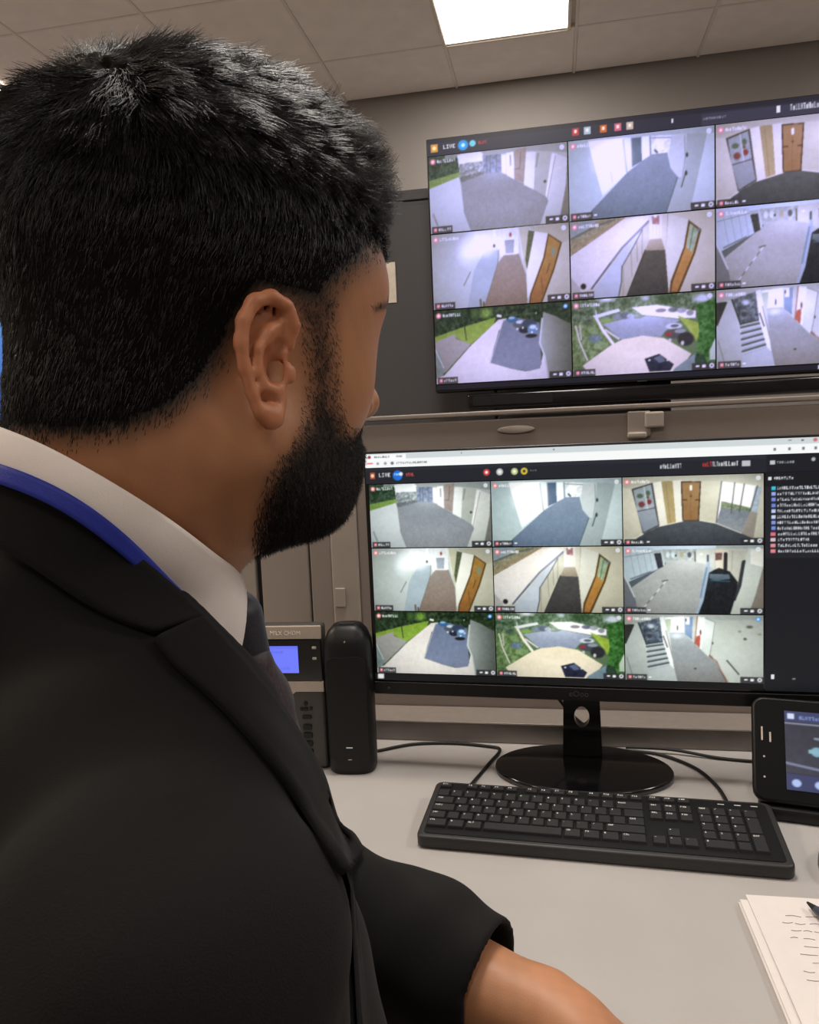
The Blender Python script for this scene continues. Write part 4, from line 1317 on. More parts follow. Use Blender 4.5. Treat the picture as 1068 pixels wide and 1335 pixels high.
padlayer('page_block', .010, .0, .0055, side=-.006)
padlayer('sheet', .008, .006, .0066, .0008, side=-.004)
top_ = padlayer('sheet', .0, .0078, .0083, .0, side=.004)
_b = MB()
g = random.Random(5)
for k in range(15):
    s0 = .034 + k * .0120
    x = .022 + g.random() * .02
    while x < .19:
        l_ = .006 + g.random() * .012
        p = A_ + e1 * s0 + e2 * x; q = A_ + e1 * (s0 + (g.random() - .5) * .003) + e2 * (x + l_)
        _b.tube([(p[0] - .27, p[1] - .745, .0086), ((p[0] + q[0]) / 2 - .27, (p[1] + q[1]) / 2 - .745 + (g.random() - .5) * .003, .0087), (q[0] - .27, q[1] - .745, .0086)], .00030, 4)
        x += l_ + .0015 + g.random() * .004
_b.build('handwriting', M['ink'], nb)
pen = thing('pen', 'slate grey ballpoint pen lying on the notepad', 'pen', (0, 0, 0))
p0 = np.array([.2475, .818, DESK + .0150]); p1 = p0 + np.array([.052, -.128, .0])
pa = lambda t: tuple(p0 + (p1 - p0) * t)
_b = MB(); _b.tube([pa(0), pa(.04), pa(.09), pa(.3)], [.0012, .0024, .0038, .0046], 14); _b.build('tip', M['gap'], pen, 60)
_b = MB(); _b.tube([pa(.09), pa(.14), pa(.5), pa(1)], [.0040, .0048, .0050, .0050], 14); _b.build('barrel', M['pen'], pen, 60)
ms = thing('mouse', 'grey computer mouse just entering the right edge beside the notepad', 'mouse', (.318, .905, DESK), (0, 0, -.1))
V, Fc = [], []
for i in range(9):
    t = i / 8 * math.pi / 2
    for k in range(28):
        a = 2 * math.pi * k / 28
        V.append((.031 * math.cos(t) ** .6 * math.cos(a), .052 * math.cos(t) ** .6 * math.sin(a), .034 * math.sin(t)))
for i in range(8):
    for k in range(28):
        j = (k + 1) % 28
        Fc.append((i * 28 + k, i * 28 + j, (i + 1) * 28 + j, (i + 1) * 28 + k))
Fc.append(tuple(range(28))[::-1])
obj_from('shell', V, Fc, M['phonegrey'], ms, True)
_b = MB(); _b.cyl((0, .026, .0285), .006, .006, 20, bevel=.001, rot=Matrix.Rotation(math.radians(90), 4, 'Y')); _b.build('scroll_wheel', M['black'], ms)
# ================================================================ the seated man
# All person coordinates below: x right, y up, z forward, as seen from where he is watched; B maps them to the world.
BASIS = np.stack([CR, CU, CF])          # rows


def to_world(P):
    return np.asarray(P) @ BASIS + CAM


def nrm(v): return v / np.linalg.norm(v)


def px(x, y, d): return np.array([(x - 534.0) * d / FPX, (667.5 - y) * d / FPX, d])


# ---- distance functions
def ell(P, c, r, A=None):
    q = P - np.asarray(c, 'f4')
    if A is not None: q = q @ A.T
    r = np.asarray(r, 'f4')
    k0 = np.sqrt((q / r).__pow__(2).sum(-1)); k1 = np.sqrt((q / (r * r)).__pow__(2).sum(-1)) + 1e-9
    return k0 * (k0 - 1) / k1


def cone(P, a, b, ra, rb):
    a = np.asarray(a, 'f4'); b = np.asarray(b, 'f4')
    ab = b - a
    t = np.clip(((P - a) @ ab) / (ab @ ab), 0, 1)
    d = P - a - t[..., None] * ab
    return np.sqrt((d * d).sum(-1)) - (ra + (rb - ra) * t)


def chain(P, pts, rs, k=.0):
    d = None
    for i in range(len(pts) - 1):
        e = cone(P, pts[i], pts[i + 1], rs[i], rs[i + 1])
        d = e if d is None else (smin(d, e, k) if k else np.minimum(d, e))
    return d


def smin(a, b, k):
    h = np.maximum(k - np.abs(a - b), 0) / k
    return np.minimum(a, b) - h * h * k * .25


def smax(a, b, k): return -smin(-a, -b, k)


def surface(f, xs, ys, zs, step=4, margin=1.6):
    """surface nets over a rectilinear grid, evaluated only near the surface"""
    n = [len(xs), len(ys), len(zs)]
    ax = [np.asarray(a, 'f4') for a in (xs, ys, zs)]
    bi = [np.arange(0, m, step) for m in n]
    mids = [a[np.minimum(b + step // 2, m - 1)] for a, b, m in zip(ax, bi, n)]
    ext = [np.array([a[min(i + step, m - 1)] - a[i] for i in b]) for a, b, m in zip(ax, bi, n)]
    G = np.stack(np.meshgrid(*mids, indexing='ij'), -1).reshape(-1, 3)
    D = f(G).reshape([len(b) for b in bi]).astype('f4')
    E = np.sqrt(ext[0][:, None, None] ** 2 + ext[1][None, :, None] ** 2 + ext[2][None, None] ** 2)
    act = np.argwhere(np.abs(D) < margin * E * .6 + .003)
    V = D.repeat(step, 0).repeat(step, 1).repeat(step, 2)[:n[0], :n[1], :n[2]].copy()
    o = np.stack(np.meshgrid(*[np.arange(step)] * 3, indexing='ij'), -1).reshape(-1, 3)
    for s in range(0, len(act), 6000):
        I = (act[s:s + 6000, None] * step + o[None]).reshape(-1, 3)
        ok = (I < np.array(n)).all(1); I = I[ok]
        P = np.stack([ax[0][I[:, 0]], ax[1][I[:, 1]], ax[2][I[:, 2]]], -1)
        V[I[:, 0], I[:, 1], I[:, 2]] = f(P)
    S = V < 0
    c = np.zeros([m - 1 for m in n], 'i1')
    for dx in (0, 1):
        for dy in (0, 1):
            for dz in (0, 1):
                c += S[dx:n[0] - 1 + dx, dy:n[1] - 1 + dy, dz:n[2] - 1 + dz]
    A = np.argwhere((c > 0) & (c < 8))
    idx = np.full([m - 1 for m in n], -1, 'i4'); idx[A[:, 0], A[:, 1], A[:, 2]] = np.arange(len(A))
    acc = np.zeros((len(A), 3)); cnt = np.zeros(len(A))
    cor = [(dx, dy, dz) for dx in (0, 1) for dy in (0, 1) for dz in (0, 1)]
    for p in cor:
        for a in range(3):
            if p[a]: continue
            q = list(p); q[a] = 1
            v0 = V[A[:, 0] + p[0], A[:, 1] + p[1], A[:, 2] + p[2]]; v1 = V[A[:, 0] + q[0], A[:, 1] + q[1], A[:, 2] + q[2]]
            m = (v0 < 0) != (v1 < 0)
            t = np.where(m, v0 / np.where(m, v0 - v1, 1), 0)
            p0 = np.stack([ax[i][A[:, i] + p[i]] for i in range(3)], -1); p1 = np.stack([ax[i][A[:, i] + q[i]] for i in range(3)], -1)
            acc += np.where(m[:, None], p0 + (p1 - p0) * t[:, None], 0); cnt += m
    verts = acc / cnt[:, None]
    faces = []
    for a in range(3):
        b, d = (a + 1) % 3, (a + 2) % 3
        sl0 = [slice(None)] * 3; sl1 = [slice(None)] * 3
        sl0[a] = slice(0, n[a] - 1); sl1[a] = slice(1, n[a])
        for x in (b, d):
            sl0[x] = slice(1, n[x] - 1); sl1[x] = slice(1, n[x] - 1)
        s0, s1 = S[tuple(sl0)], S[tuple(sl1)]
        I = np.argwhere(s0 != s1)
        if not len(I): continue
        fl = s0[I[:, 0], I[:, 1], I[:, 2]]
        J = I.copy(); J[:, b] += 1; J[:, d] += 1
        q = []
        for ob, od in ((1, 1), (0, 1), (0, 0), (1, 0)):
            K = J.copy(); K[:, b] -= ob; K[:, d] -= od
            q.append(idx[K[:, 0], K[:, 1], K[:, 2]])
        q = np.stack(q, -1)
        q[~fl] = q[~fl][:, ::-1]
        faces.append(q)
    F = np.concatenate(faces)
    F = F[(F >= 0).all(1)]
    return verts, F


def mesh_np(name, V, F, mat, parent, smooth=True, world=True):
    me = bpy.data.meshes.new(name)
    V = to_world(V) if world else V
    k = F.shape[1]
    me.vertices.add(len(V)); me.vertices.foreach_set('co', np.asarray(V, 'f4').reshape(-1))
    me.loops.add(F.size); me.loops.foreach_set('vertex_index', F.reshape(-1).astype('i4'))
    me.polygons.add(len(F)); me.polygons.foreach_set('loop_start', np.arange(0, F.size, k, dtype='i4'))
    me.update(calc_edges=True)
    if smooth: me.polygons.foreach_set('use_smooth', np.ones(len(F), bool))
    me.materials.append(mat)
    o = bpy.data.objects.new(name, me)
    return link(o, parent)


def smooth_verts(V, F, n=2, lam=.5):
    e = np.concatenate([F[:, [0, 1]], F[:, [1, 2]], F[:, [2, 3]], F[:, [3, 0]]])
    for _ in range(n):
        s = np.zeros_like(V); c = np.zeros(len(V))
        np.add.at(s, e[:, 0], V[e[:, 1]]); np.add.at(c, e[:, 0], 1)
        np.add.at(s, e[:, 1], V[e[:, 0]]); np.add.at(c, e[:, 1], 1)
        V = V * (1 - lam) + lam * s / c[:, None]
    return V


def grad(f, P, e=.0008):
    g = np.stack([f(P + np.array(d, 'f4') * e) - f(P - np.array(d, 'f4') * e) for d in ((1, 0, 0), (0, 1, 0), (0, 0, 1))], -1)
    return g / (np.linalg.norm(g, axis=-1, keepdims=True) + 1e-12)


def cast(f, x, y, d0=.15, d1=1.2):
    """distance-march from the viewer through photo point (x, y) to a surface"""
    r = px(x, y, 1.0); l = np.linalg.norm(r); r = r / l
    t = d0
    for _ in range(160):
        d = float(f(np.array([r * t]))[0])
        if d < .0002: break
        t += d * .8
        if t > d1: return None
    return r * t


# ---- head frame: F face forward, R his right (towards the viewer), U up
PHI, NOD, TILT = math.radians(43), math.radians(-1), math.radians(0)
HF = np.array([math.cos(PHI), 0, math.sin(PHI)]); HR = np.array([math.sin(PHI), 0, -math.cos(PHI)]); HU = np.array([0, 1.0, 0])
HF, HU = HF * math.cos(NOD) - HU * math.sin(NOD), HU * math.cos(NOD) + HF * math.sin(NOD)
HR, HU = HR * math.cos(TILT) + HU * math.sin(TILT), HU * math.cos(TILT) - HR * math.sin(TILT)
HM = np.stack([HF, HR, HU]).astype('f4')          # rows
EAR_R = .074
_can = px(364, 492, .322)
HO = _can - HR * EAR_R


def h2c(q): return np.asarray(q, float) @ HM + HO        # head -> viewer coords


def c2h(P): return (np.asarray(P) - HO.astype('f4')) @ HM.T


# body frame
BPH = math.radians(18)
BF = np.array([math.cos(BPH), 0, math.sin(BPH)]); BR = np.array([math.sin(BPH), 0, -math.cos(BPH)]); BU = np.array([0, 1.0, 0])
NECK = px(150, 664, .385)
S_R = np.array([-.080, -.146, .243])
CHEST = np.array([-.160, -.262, .40])
BM = np.stack([BF, BR, BU]).astype('f4')
S_L = np.array([-.225, -.150, .545])
E_L = np.array([-.075, -.385, .735]); W_L = np.array([.110, -.414, .626])
E_R = np.array([-.075, -.40, .275]); W_R = np.array([.03, -.545, .40])

EX = []
_es = math.radians(12)     # ears flare a little
_et = math.radians(4)
for s in (1, -1):
    out = np.array([-math.sin(_es), s * math.cos(_es), 0])           # outward normal of the ear
    fwd = np.array([math.cos(_es), s * math.sin(_es), 0])
    up = np.array([0, 0, 1.0])
    fwd, up = fwd * math.cos(_et) + up * math.sin(_et) * -1, up * math.cos(_et) + fwd * math.sin(_et)
    EX.append((np.array([-.006, s * (EAR_R + .002), .004]), fwd, up, out))


def ear(q, s):
    c, fw, up, ou = EX[0 if s > 0 else 1]
    P = np.stack([(q - c.astype('f4')) @ fw.astype('f4'), (q - c.astype('f4')) @ up.astype('f4'), (q - c.astype('f4')) @ ou.astype('f4')], -1) * np.float32(100 / .80)  # cm, an ear 20 % smaller than drawn
    rim = [(.45, .35, .15), (.85, 1.1, .45), (.95, 2.1, .75), (.45, 2.95, .95), (-.5, 3.25, 1.1), (-1.45, 2.75, 1.25), (-1.95, 1.7, 1.35), (-2.0, .6, 1.35), (-1.75, -.6, 1.25), (-1.25, -1.7, 1.1), (-.75, -2.6, .95)]
    d = chain(P, rim, [.22, .3, .34, .36, .38, .4, .4, .38, .34, .32, .36], .2)
    lobe = ell(P, (-.1, -2.75, .8), (.62, .72, .36))
    d = smin(d, lobe, .45)
    d = smin(d, chain(P, [(.35, -2.9, .65), (.62, -1.9, .35), (.7, -1.2, .2)], [.35, .3, .3], .2), .3)
    plate = ell(P, (-.5, .4, .55), (1.35, 2.7, .22))
    d = smin(d, plate, .25)
    back = chain(P, [(.4, 2.0, -.3), (-.4, 1.2, .1), (-.4, -.8, .1), (.3, -2.0, -.2)], [.7, .8, .8, .6], .4)
    d = smin(d, back, .35)
    anti = chain(P, [(.35, 2.2, .75), (-.5, 1.5, 1.0), (-1.05, .5, 1.1), (-1.0, -.5, 1.05), (-.6, -1.25, .95), (.05, -1.5, .8)], [.15, .26, .3, .3, .3, .28], .2)
    d = smin(d, anti, .22)
    d = smax(d, -ell(P, (-.1, -.15, .75), (.72, 1.0, .62)), .25)       # concha
    d = smax(d, -ell(P, (.3, .95, .75), (.5, .42, .4)), .2)
    d = smax(d, -ell(P, (.35, -.35, .3), (.42, .5, .8)), .2)
    d = smin(d, ell(P, (1.0, -.35, .35), (.42, .55, .30)), .3)        # tragus
    d = smin(d, ell(P, (-.05, -1.35, .85), (.35, .3, .32)), .2)       # antitragus
    return d * .008


_ca = math.radians(-4)
CRAN = np.array([[math.cos(_ca), 0, math.sin(_ca)], [0, 1, 0], [-math.sin(_ca), 0, math.cos(_ca)]], 'f4')


def head_sdf(P):
    q = c2h(P).astype('f4')
    a = q.copy(); a[..., 1] = np.abs(a[..., 1])
    d = ell(q, (.006, 0, .062), (.0915, .0770, .0815), CRAN)
    d = smin(d, ell(q, (.022, 0, .052), (.070, .067, .056)), .03)
    d = smin(d, ell(q, (.028, 0, -.006), (.053, .055, .058)), .03)
    d = smin(d, ell(a, (.047, .037, .004), (.022, .019, .022)), .025)
    d = smin(d, cone(a, (.000, .056, -.028), (.058, .018, -.048), .015, .015), .03)
    d = smin(d, ell(q, (.058, 0, -.050), (.021, .024, .014)), .02)
    d = smin(d, ell(q, (.073, 0, -.030), (.017, .027, .017)), .02)
    d = smin(d, cone(a, (.084, .010, .053), (.064, .046, .055), .009, .008), .018)      # brow
    d = smax(d, -ell(a, (.096, .033, .036), (.014, .016, .011)), .015)                  # sockets
    d = smin(d, ell(a, (.075, .032, .034), (.0125, .0125, .0125)), .004)
    d = smax(d, -ell(a, (.0885, .033, .0335), (.010, .0120, .0042)), .002)             # eye opening
    d = smin(d, chain(q, [(.083, 0, .048), (.095, 0, .026), (.1065, 0, .006)], [.0065, .0075, .010], .008), .012)
    d = smin(d, ell(a, (.093, .012, .002), (.010, .0075, .008)), .008)
    d = smin(d, ell(q, (.087, 0, -.0245), (.007, .022, .0055)), .007)                   # lips
    d = smin(d, ell(q, (.084, 0, -.033), (.007, .019, .006)), .007)
    # neck
    d = smin(d, ell(q, (.006, 0, -.040), (.044, .046, .030)), .03)
    n0 = h2c((-.030, 0, -.015))
    n1 = NECK + np.array([-.012, -.05, .004])
    dn = cone(P, n0, n1, .052, .062)
    d = smin(d, dn, .035)
    m = (q[..., 0] > -.06) & (np.abs(q[..., 1]) > .04) & (np.abs(q[..., 2]) < .06)
    if m.any():
        e = np.full(d.shape, 1e3, 'f4')
        qm = q[m]
        e[m] = np.where(qm[:, 1] > 0, ear(qm, 1), ear(qm, -1))
        d = np.where(m, smin(d, e, .006), d)
        c_, fw_, up_, ou_ = [v.astype('f4') for v in EX[0]]
        am = a[m] - c_
        L_ = np.stack([am @ fw_, am @ up_, am @ ou_], -1) * np.float32(125)
        dm = d[m]
        dm = smax(dm, -ell(L_, (.20, -.22, -.2), (.26, .44, 1.8)) * .008, .002)      # ear canal and the hollow before it
        d[m] = dm
    return d


def hand(P, wr, dr, nr, s, curl=.35):
    """palm and five fingers from wrist wr along dr, back of the hand facing nr; s: side of the thumb"""
    dr = nrm(dr); nr = nrm(nr - dr * (nr @ dr)); sd = np.cross(nr, dr) * s
    g = lambda a, b, c: wr + dr * a + sd * b + nr * c
    d = chain(P, [g(-.02, 0, 0), g(.02, .002, 0), g(.085, .004, .004)], [.026, .027, .022], .02)
    for b in (-.030, -.011, .010, .030):
        d = smin(d, cone(P, g(.02, b * .5, 0), g(.088, b, .003), .014, .0115), .015)
    for b, L in ((.031, .072), (.0105, .082), (-.0105, .076), (-.030, .060)):
        a0 = g(.088, b, .003); a1 = a0 + dr * L * .45 * math.cos(curl) - nr * L * .45 * math.sin(curl) + sd * b * .1
        a2 = a1 + dr * L * .3 * math.cos(2 * curl) - nr * L * .3 * math.sin(2 * curl)
        a3 = a2 + dr * L * .25 * math.cos(2.6 * curl) - nr * L * .25 * math.sin(2.6 * curl)
        d = smin(d, chain(P, [a0, a1, a2, a3], [.0105, .0095, .0088, .0075], .004), .006)
    t0 = g(.012, .022, -.004); t1 = g(.045, .050, -.008); t2 = g(.075, .060, -.012); t3 = g(.098, .060, -.016)
    d = smin(d, chain(P, [t0, t1, t2, t3], [.016, .0125, .0105, .0085], .006), .012)
    return d


_dl = nrm(W_L - E_L)
HW_L = W_L + _dl * .016
HD_L = nrm(np.array([.40, -.16, -.80]))


def skin_sdf(P):
    d = head_sdf(P)
    d = smin(d, chain(P, [NECK + np.array([-.012, -.05, .004]), CHEST + np.array([0, -.05, 0]), CHEST + np.array([.01, -.28, .02])], [.055, .09, .09]), .03)
    d = smin(d, chain(P, [CHEST + np.array([0, .06, 0]), S_L, E_L], [.05, .04, .034]), .03)
    d = smin(d, chain(P, [E_L, E_L * .4 + W_L * .6, W_L, HW_L], [.036, .039, .0335, .030]), .02)
    d = smin(d, chain(P, [CHEST + np.array([0, .06, 0]), S_R + np.array([0, -.02, .01]), E_R, W_R], [.05, .04, .036, .028]), .03)
    d = smin(d, hand(P, HW_L, HD_L, np.array([-.05, 1, -.12]), -1, .30), .02)
    d = smin(d, hand(P, W_R + np.array([.02, -.012, .02]), np.array([.75, -.25, .6]), np.array([0, 1, 0]), 1, .3), .02)
    return d


def _axis(segs):
    out = []
    for a, b, h in segs:
        out.append(np.arange(a, b, h))
    return np.unique(np.round(np.concatenate(out), 6))


_e = _can
gx = _axis([(-.33, -.235, .004), (-.235, .005, .0017), (.005, .36, .004)])
gy = _axis([(-.62, -.075, .0045), (-.075, .26, .0019)])
gz = _axis([(.17, .285, .004), (.285, .52, .0019), (.52, .82, .0045)])
SV, SF = surface(skin_sdf, gx, gy, gz)
SV = smooth_verts(SV, SF, 1)


def smooth01(x): x = np.clip(x, 0, 1); return x * x * (3 - 2 * x)


def proj(P):
    P = np.asarray(P)
    return np.stack([534 + FPX * P[..., 0] / P[..., 2], 667.5 - FPX * P[..., 1] / P[..., 2]], -1)


def poly_sd(p, poly):
    """signed distance (inside positive) to a polygon"""
    poly = np.asarray(poly, float)
    ins = np.zeros(len(p), bool); d = np.full(len(p), 1e9)
    for i in range(len(poly)):
        a, b = poly[i], poly[(i + 1) % len(poly)]
        e = b - a
        t = np.clip(((p - a) @ e) / (e @ e), 0, 1)
        d = np.minimum(d, np.hypot(*(p - a - t[:, None] * e).T))
        if a[1] != b[1]:
            c = (a[1] > p[:, 1]) != (b[1] > p[:, 1])
            ins ^= c & (p[:, 0] < (b[0] - a[0]) * (p[:, 1] - a[1]) / (b[1] - a[1]) + a[0])
    return np.where(ins, d, -d)


def near_side(P):
    q = c2h(P); q = np.array(q, float); q[..., 1] = np.abs(q[..., 1])
    return q, proj(h2c(q))


HAIR = [(560, 150), (540, 305), (500, 322), (482, 345), (456, 368), (441, 384), (430, 402), (404, 408), (372, 398), (345, 390), (322, 425),
        (302, 468), (272, 512), (228, 548), (170, 572), (100, 582), (20, 575), (-60, 570), (-400, 520), (-400, -300), (560, -300)]
BEARD = [(384, 395), (440, 382), (445, 470), (447, 525), (458, 556), (476, 556), (505, 545), (512, 575), (505, 640), (490, 760), (420, 780), (345, 760),
         (330, 700), (338, 655), (352, 612), (376, 575), (392, 545), (396, 480), (390, 430)]
BROW = [(486, 400), (505, 392), (530, 394), (530, 406), (505, 404), (488, 408)]

sq, sp2 = near_side(SV)
is_head = (np.asarray(c2h(SV))[:, 2] > -.2) & (SV[:, 1] > -.07)
_eq = np.asarray(c2h(SV), 'f4')
_ed = np.full(len(SV), 1.0)
_m = (np.abs(_eq[:, 0]) < .06) & (np.abs(_eq[:, 1]) > .05) & (np.abs(_eq[:, 2]) < .06)
_ed[_m] = np.where(_eq[_m, 1] > 0, ear(_eq[_m], 1), ear(_eq[_m], -1))
on_ear = _ed < .0012
sd_h = np.where(is_head & ~on_ear, poly_sd(sp2, HAIR), -999)
front = sq[:, 0] > .02
sd_b = np.where(is_head & ~on_ear & (sq[:, 0] > -.03), poly_sd(sp2, BEARD), -999)
sd_e = np.where(is_head & front, poly_sd(sp2, BROW), -999)

# skin colour: tone, stubble shadow, darker scalp
skin = lin((176, 123, 88)); stub = lin((46, 33, 28)); scalp = lin((22, 17, 15))
nz = np.sin(SV @ np.array([310., 170, 230])) * np.sin(SV @ np.array([-140., 260, 190]))
colr = skin[None] * (1 + .05 * nz[:, None])
side = smooth01((sq[:, 1] - .02) / .05)
ftex = .5 + .5 * np.sin(sp2[:, 0] * .35) * np.sin(sp2[:, 1] * .31 + sp2[:, 0] * .1)
# sideburn is thinner than the jaw beard
dens = np.clip(.80 + (sp2[:, 1] - 520) / 160, .80, 1)
fb = smooth01((sd_b + 12) / 44) * dens
er = smooth01(1 - (_ed - .0005) / .004)[:, None]
colr = colr * (1 - er * np.array([-.06, .10, .12]))
colr = colr * (1 - fb[:, None]) + stub * fb[:, None]
fh = smooth01((sd_h + 30) / 62)
colr = colr * (1 - fh[:, None]) + scalp * fh[:, None]
fe = smooth01((sd_e + 3) / 8) * .85
colr = colr * (1 - fe[:, None]) + stub * .6 * fe[:, None]


def skin_material():
    m = material('skin', (180, 120, 85), .48, spec=.4, bump=.12, bscale=700, attr='tone')
    b = m.node_tree.nodes['Principled BSDF']
    b.inputs['Subsurface Weight'].default_value = .12
    b.inputs['Subsurface Radius'].default_value = (.012, .005, .003)
    b.inputs['Subsurface Scale'].default_value = .5
    return m


M['skin'] = skin_material()
M['hair'] = material('black_hair', (20, 16, 14), .42, spec=.48, noise=.2, nscale=120)
M['undercoat'] = material('hair_undercoat', (13, 10, 9), .9, spec=.08, noise=.2, nscale=120)
M['beard'] = material('beard_hair', (22, 16, 14), .55, spec=.3, noise=.2, nscale=120)
M['suit'] = material('charcoal_suit_cloth', (15, 14, 13), .85, spec=.2, noise=.10, nscale=500, bump=.25, bscale=1400, sheen=.02)
M['suit_edge'] = M['suit']
M['shirt'] = material('white_shirt_cloth', (244, 234, 228), .75, spec=.25, noise=.02, nscale=60, bump=.12, bscale=1500)
M['lanyard'] = material('blue_lanyard_ribbon', (26, 42, 150), .6, noise=.06, nscale=300, bump=.2, bscale=1200)
M['tie'] = material('navy_tie_silk', (34, 34, 48), .5, noise=.3, nscale=420, bump=.1, bscale=900)
M['eyewhite'] = material('eye', (215, 205, 195), .2)
M['iris'] = material('iris', (40, 26, 20), .15)

man = thing('person', 'man in a dark suit turned away towards the monitors, white collar and blue lanyard', 'person', (0, 0, 0))
body = mesh_np('body', SV, SF, M['skin'], man)
_c = np.ones((len(SV), 4), 'f4'); _c[:, :3] = np.clip(colr, 0, 1)
body.data.attributes.new('tone', 'FLOAT_COLOR', 'POINT').data.foreach_set('color', _c.reshape(-1))

# eyes
for s in (1, -1):
    V, Fc = [], []
    for i in range(9):
        for k in range(16):
            t, a = math.pi * i / 8, 2 * math.pi * k / 16
            V.append(np.array([math.cos(t), math.sin(t) * math.cos(a), math.sin(t) * math.sin(a)]))
    V = np.array(V)
    for i in range(8):
        for k in range(16):
            j = (k + 1) % 16
            Fc.append((i * 16 + k, (i + 1) * 16 + k, (i + 1) * 16 + j, i * 16 + j))
    c = np.array([.0755, s * .032, .0340])
    o = mesh_np('eye', h2c(c + V * .0122), np.array(Fc), M['eyewhite'], man)
    mesh_np('iris', h2c(c + np.array([.0085, 0, 0]) + V * np.array([.0042, .0058, .0058])), np.array(Fc), M['iris'], o)

# ---- hair: a dense undercoat that follows the scalp, and locks standing out of it
SN = np.zeros_like(SV)
fn = np.cross(SV[SF[:, 2]] - SV[SF[:, 0]], SV[SF[:, 3]] - SV[SF[:, 1]])
for k in range(4): np.add.at(SN, SF[:, k], fn)
SN /= np.linalg.norm(SN, axis=1, keepdims=True) + 1e-12


def hair_depth(q):
    up = smooth01((q[:, 2] - .045) / .075)
    fr = smooth01((q[:, 0] + .01) / .08) * smooth01((q[:, 2] - .05) / .05)
    return .0022 + .0105 * up + .0015 * fr


def lumps(P):
    v = 0
    for w, a in ((420, .5), (760, .3), (1300, .2)):
        v = v + a * np.sin(P @ np.array([w, .3 * w, -.4 * w]) + 1.3) * np.sin(P @ np.array([-.35 * w, .9 * w, .5 * w])) * np.sin(P @ np.array([.5 * w, -.2 * w, .8 * w]) + .7)
    return v


ramp = smooth01((sd_h - 14) / 90)
hv = SV + SN * (hair_depth(sq) * ramp * (1 + .22 * lumps(SV)))[:, None] + SN * .0004
fmask = (sd_h[SF] > 22).all(1)
smask = (sd_h[SF] > -8).all(1)
used = np.unique(SF[fmask]); remap = np.full(len(SV), -1); remap[used] = np.arange(len(used))
hair = mesh_np('hair', hv[used], remap[SF[fmask]], M['undercoat'], man)
hair['label'] = 'short black hair, curlier and glinting on top'


def strands(name, roots, dirs, lens, rad, mat, parent, curl, seg=4, bend=None, jitter=.15, rng=RNG):
    """tapered three sided hairs; bend pulls the tip along a second direction"""
    n = len(roots)
    up = np.tile(np.array([.13, .9, .41]), (n, 1))
    a = np.cross(dirs, up); a /= np.linalg.norm(a, axis=1, keepdims=True) + 1e-9
    b = np.cross(dirs, a)
    ph = curl[1]; amp = curl[0]; turns = curl[2]
    rings = []
    for i in range(seg + 1):
        t = i / seg
        c = roots + dirs * (lens * t)[:, None]
        if bend is not None: c = c + bend * (lens * t * t)[:, None]
        c = c + (a * np.cos(ph + turns * t)[:, None] + b * np.sin(ph + turns * t)[:, None]) * (amp * t ** .7)[:, None]
        r = rad * (1 - .75 * t ** 1.5)
        ring = [c + a * r * math.cos(2.094 * k) + b * r * math.sin(2.094 * k) for k in range(3)]
        rings.append(np.stack(ring, 1))
    V = np.stack(rings, 1).reshape(-1, 3)                       # n, seg+1, 3
    base = (np.arange(n) * (seg + 1) * 3)[:, None, None, None]
    i = np.arange(seg)[None, :, None, None]; k = np.arange(3)[None, None, :, None]
    f = np.concatenate([base + i * 3 + k, base + i * 3 + (k + 1) % 3, base + (i + 1) * 3 + (k + 1) % 3, base + (i + 1) * 3 + k], -1).reshape(-1, 4)
    return mesh_np(name, V, f, mat, parent)


def sample(mask_faces, n, V):
    F = SF[mask_faces]
    ar = np.linalg.norm(np.cross(V[F[:, 2]] - V[F[:, 0]], V[F[:, 3]] - V[F[:, 1]]), axis=1)
    vis = np.where((SN[F[:, 0]] * nrm_rows(SV[F[:, 0]])).sum(1) < .25, 1.0, .3)
    ar = ar * vis
    i = RNG.choice(len(F), n, p=ar / ar.sum())
    u, v = RNG.random(n), RNG.random(n)
    f = F[i]
    w = np.stack([(1 - u) * (1 - v), u * (1 - v), u * v, (1 - u) * v], -1)
    P = (V[f] * w[..., None]).sum(1); N = (SN[f] * w[..., None]).sum(1)
    return P, N / np.linalg.norm(N, axis=1, keepdims=True), f[:, 0]


def nrm_rows(v): return v / (np.linalg.norm(v, axis=1, keepdims=True) + 1e-12)


NH = 62000
P, N, vi = sample(smask, NH, hv)
_k = RNG.random(NH) < np.clip((sd_h[vi] + 8) / 40, .08, 1)
P, N, vi = P[_k], N[_k], vi[_k]
NH = len(P)
q = sq[vi]
crown = h2c((-.0525, .037, .116))
out = P - crown; tang = nrm_rows(out - N * (out * N).sum(1, keepdims=True))
swirl = np.cross(N, tang)
dist = np.linalg.norm(out, axis=1)
top = smooth01((q[:, 2] - .05) / .06)[:, None]
down = np.tile(-HU * .9 - HF * .35, (NH, 1)); down = nrm_rows(down - N * (down * N).sum(1, keepdims=True))
flow = nrm_rows((tang + swirl * .55 * np.exp(-dist / .05)[:, None]) * top + down * (1 - top))
cell = np.floor(P / .0065).astype(int)
hsh = (cell @ np.array([73856093, 19349663, 83492791])) % 9973
crng = np.random.default_rng(3); cd = nrm_rows(crng.normal(size=(9973, 3))); cp = crng.random(9973) * 6.28
frt = smooth01((q[:, 0] + .005) / .07)[:, None] * top
lift = .16 + .12 * top * smooth01(dist / .05)[:, None] + .24 * frt
clump = cd[hsh] * (.10 + .20 * top + .40 * frt)
D = nrm_rows(flow * (1 - .35 * frt) + N * lift + clump + RNG.normal(size=(NH, 3)) * .10)
L = (.0042 + .0095 * top[:, 0] + .000 * frt[:, 0]) * (.7 + .5 * RNG.random(NH)) * (.6 + .4 * smooth01(dist / .035)) * (.35 + .65 * smooth01(sd_h[vi] / 70))
amp = L * (.05 + .08 * top[:, 0] + .22 * frt[:, 0])
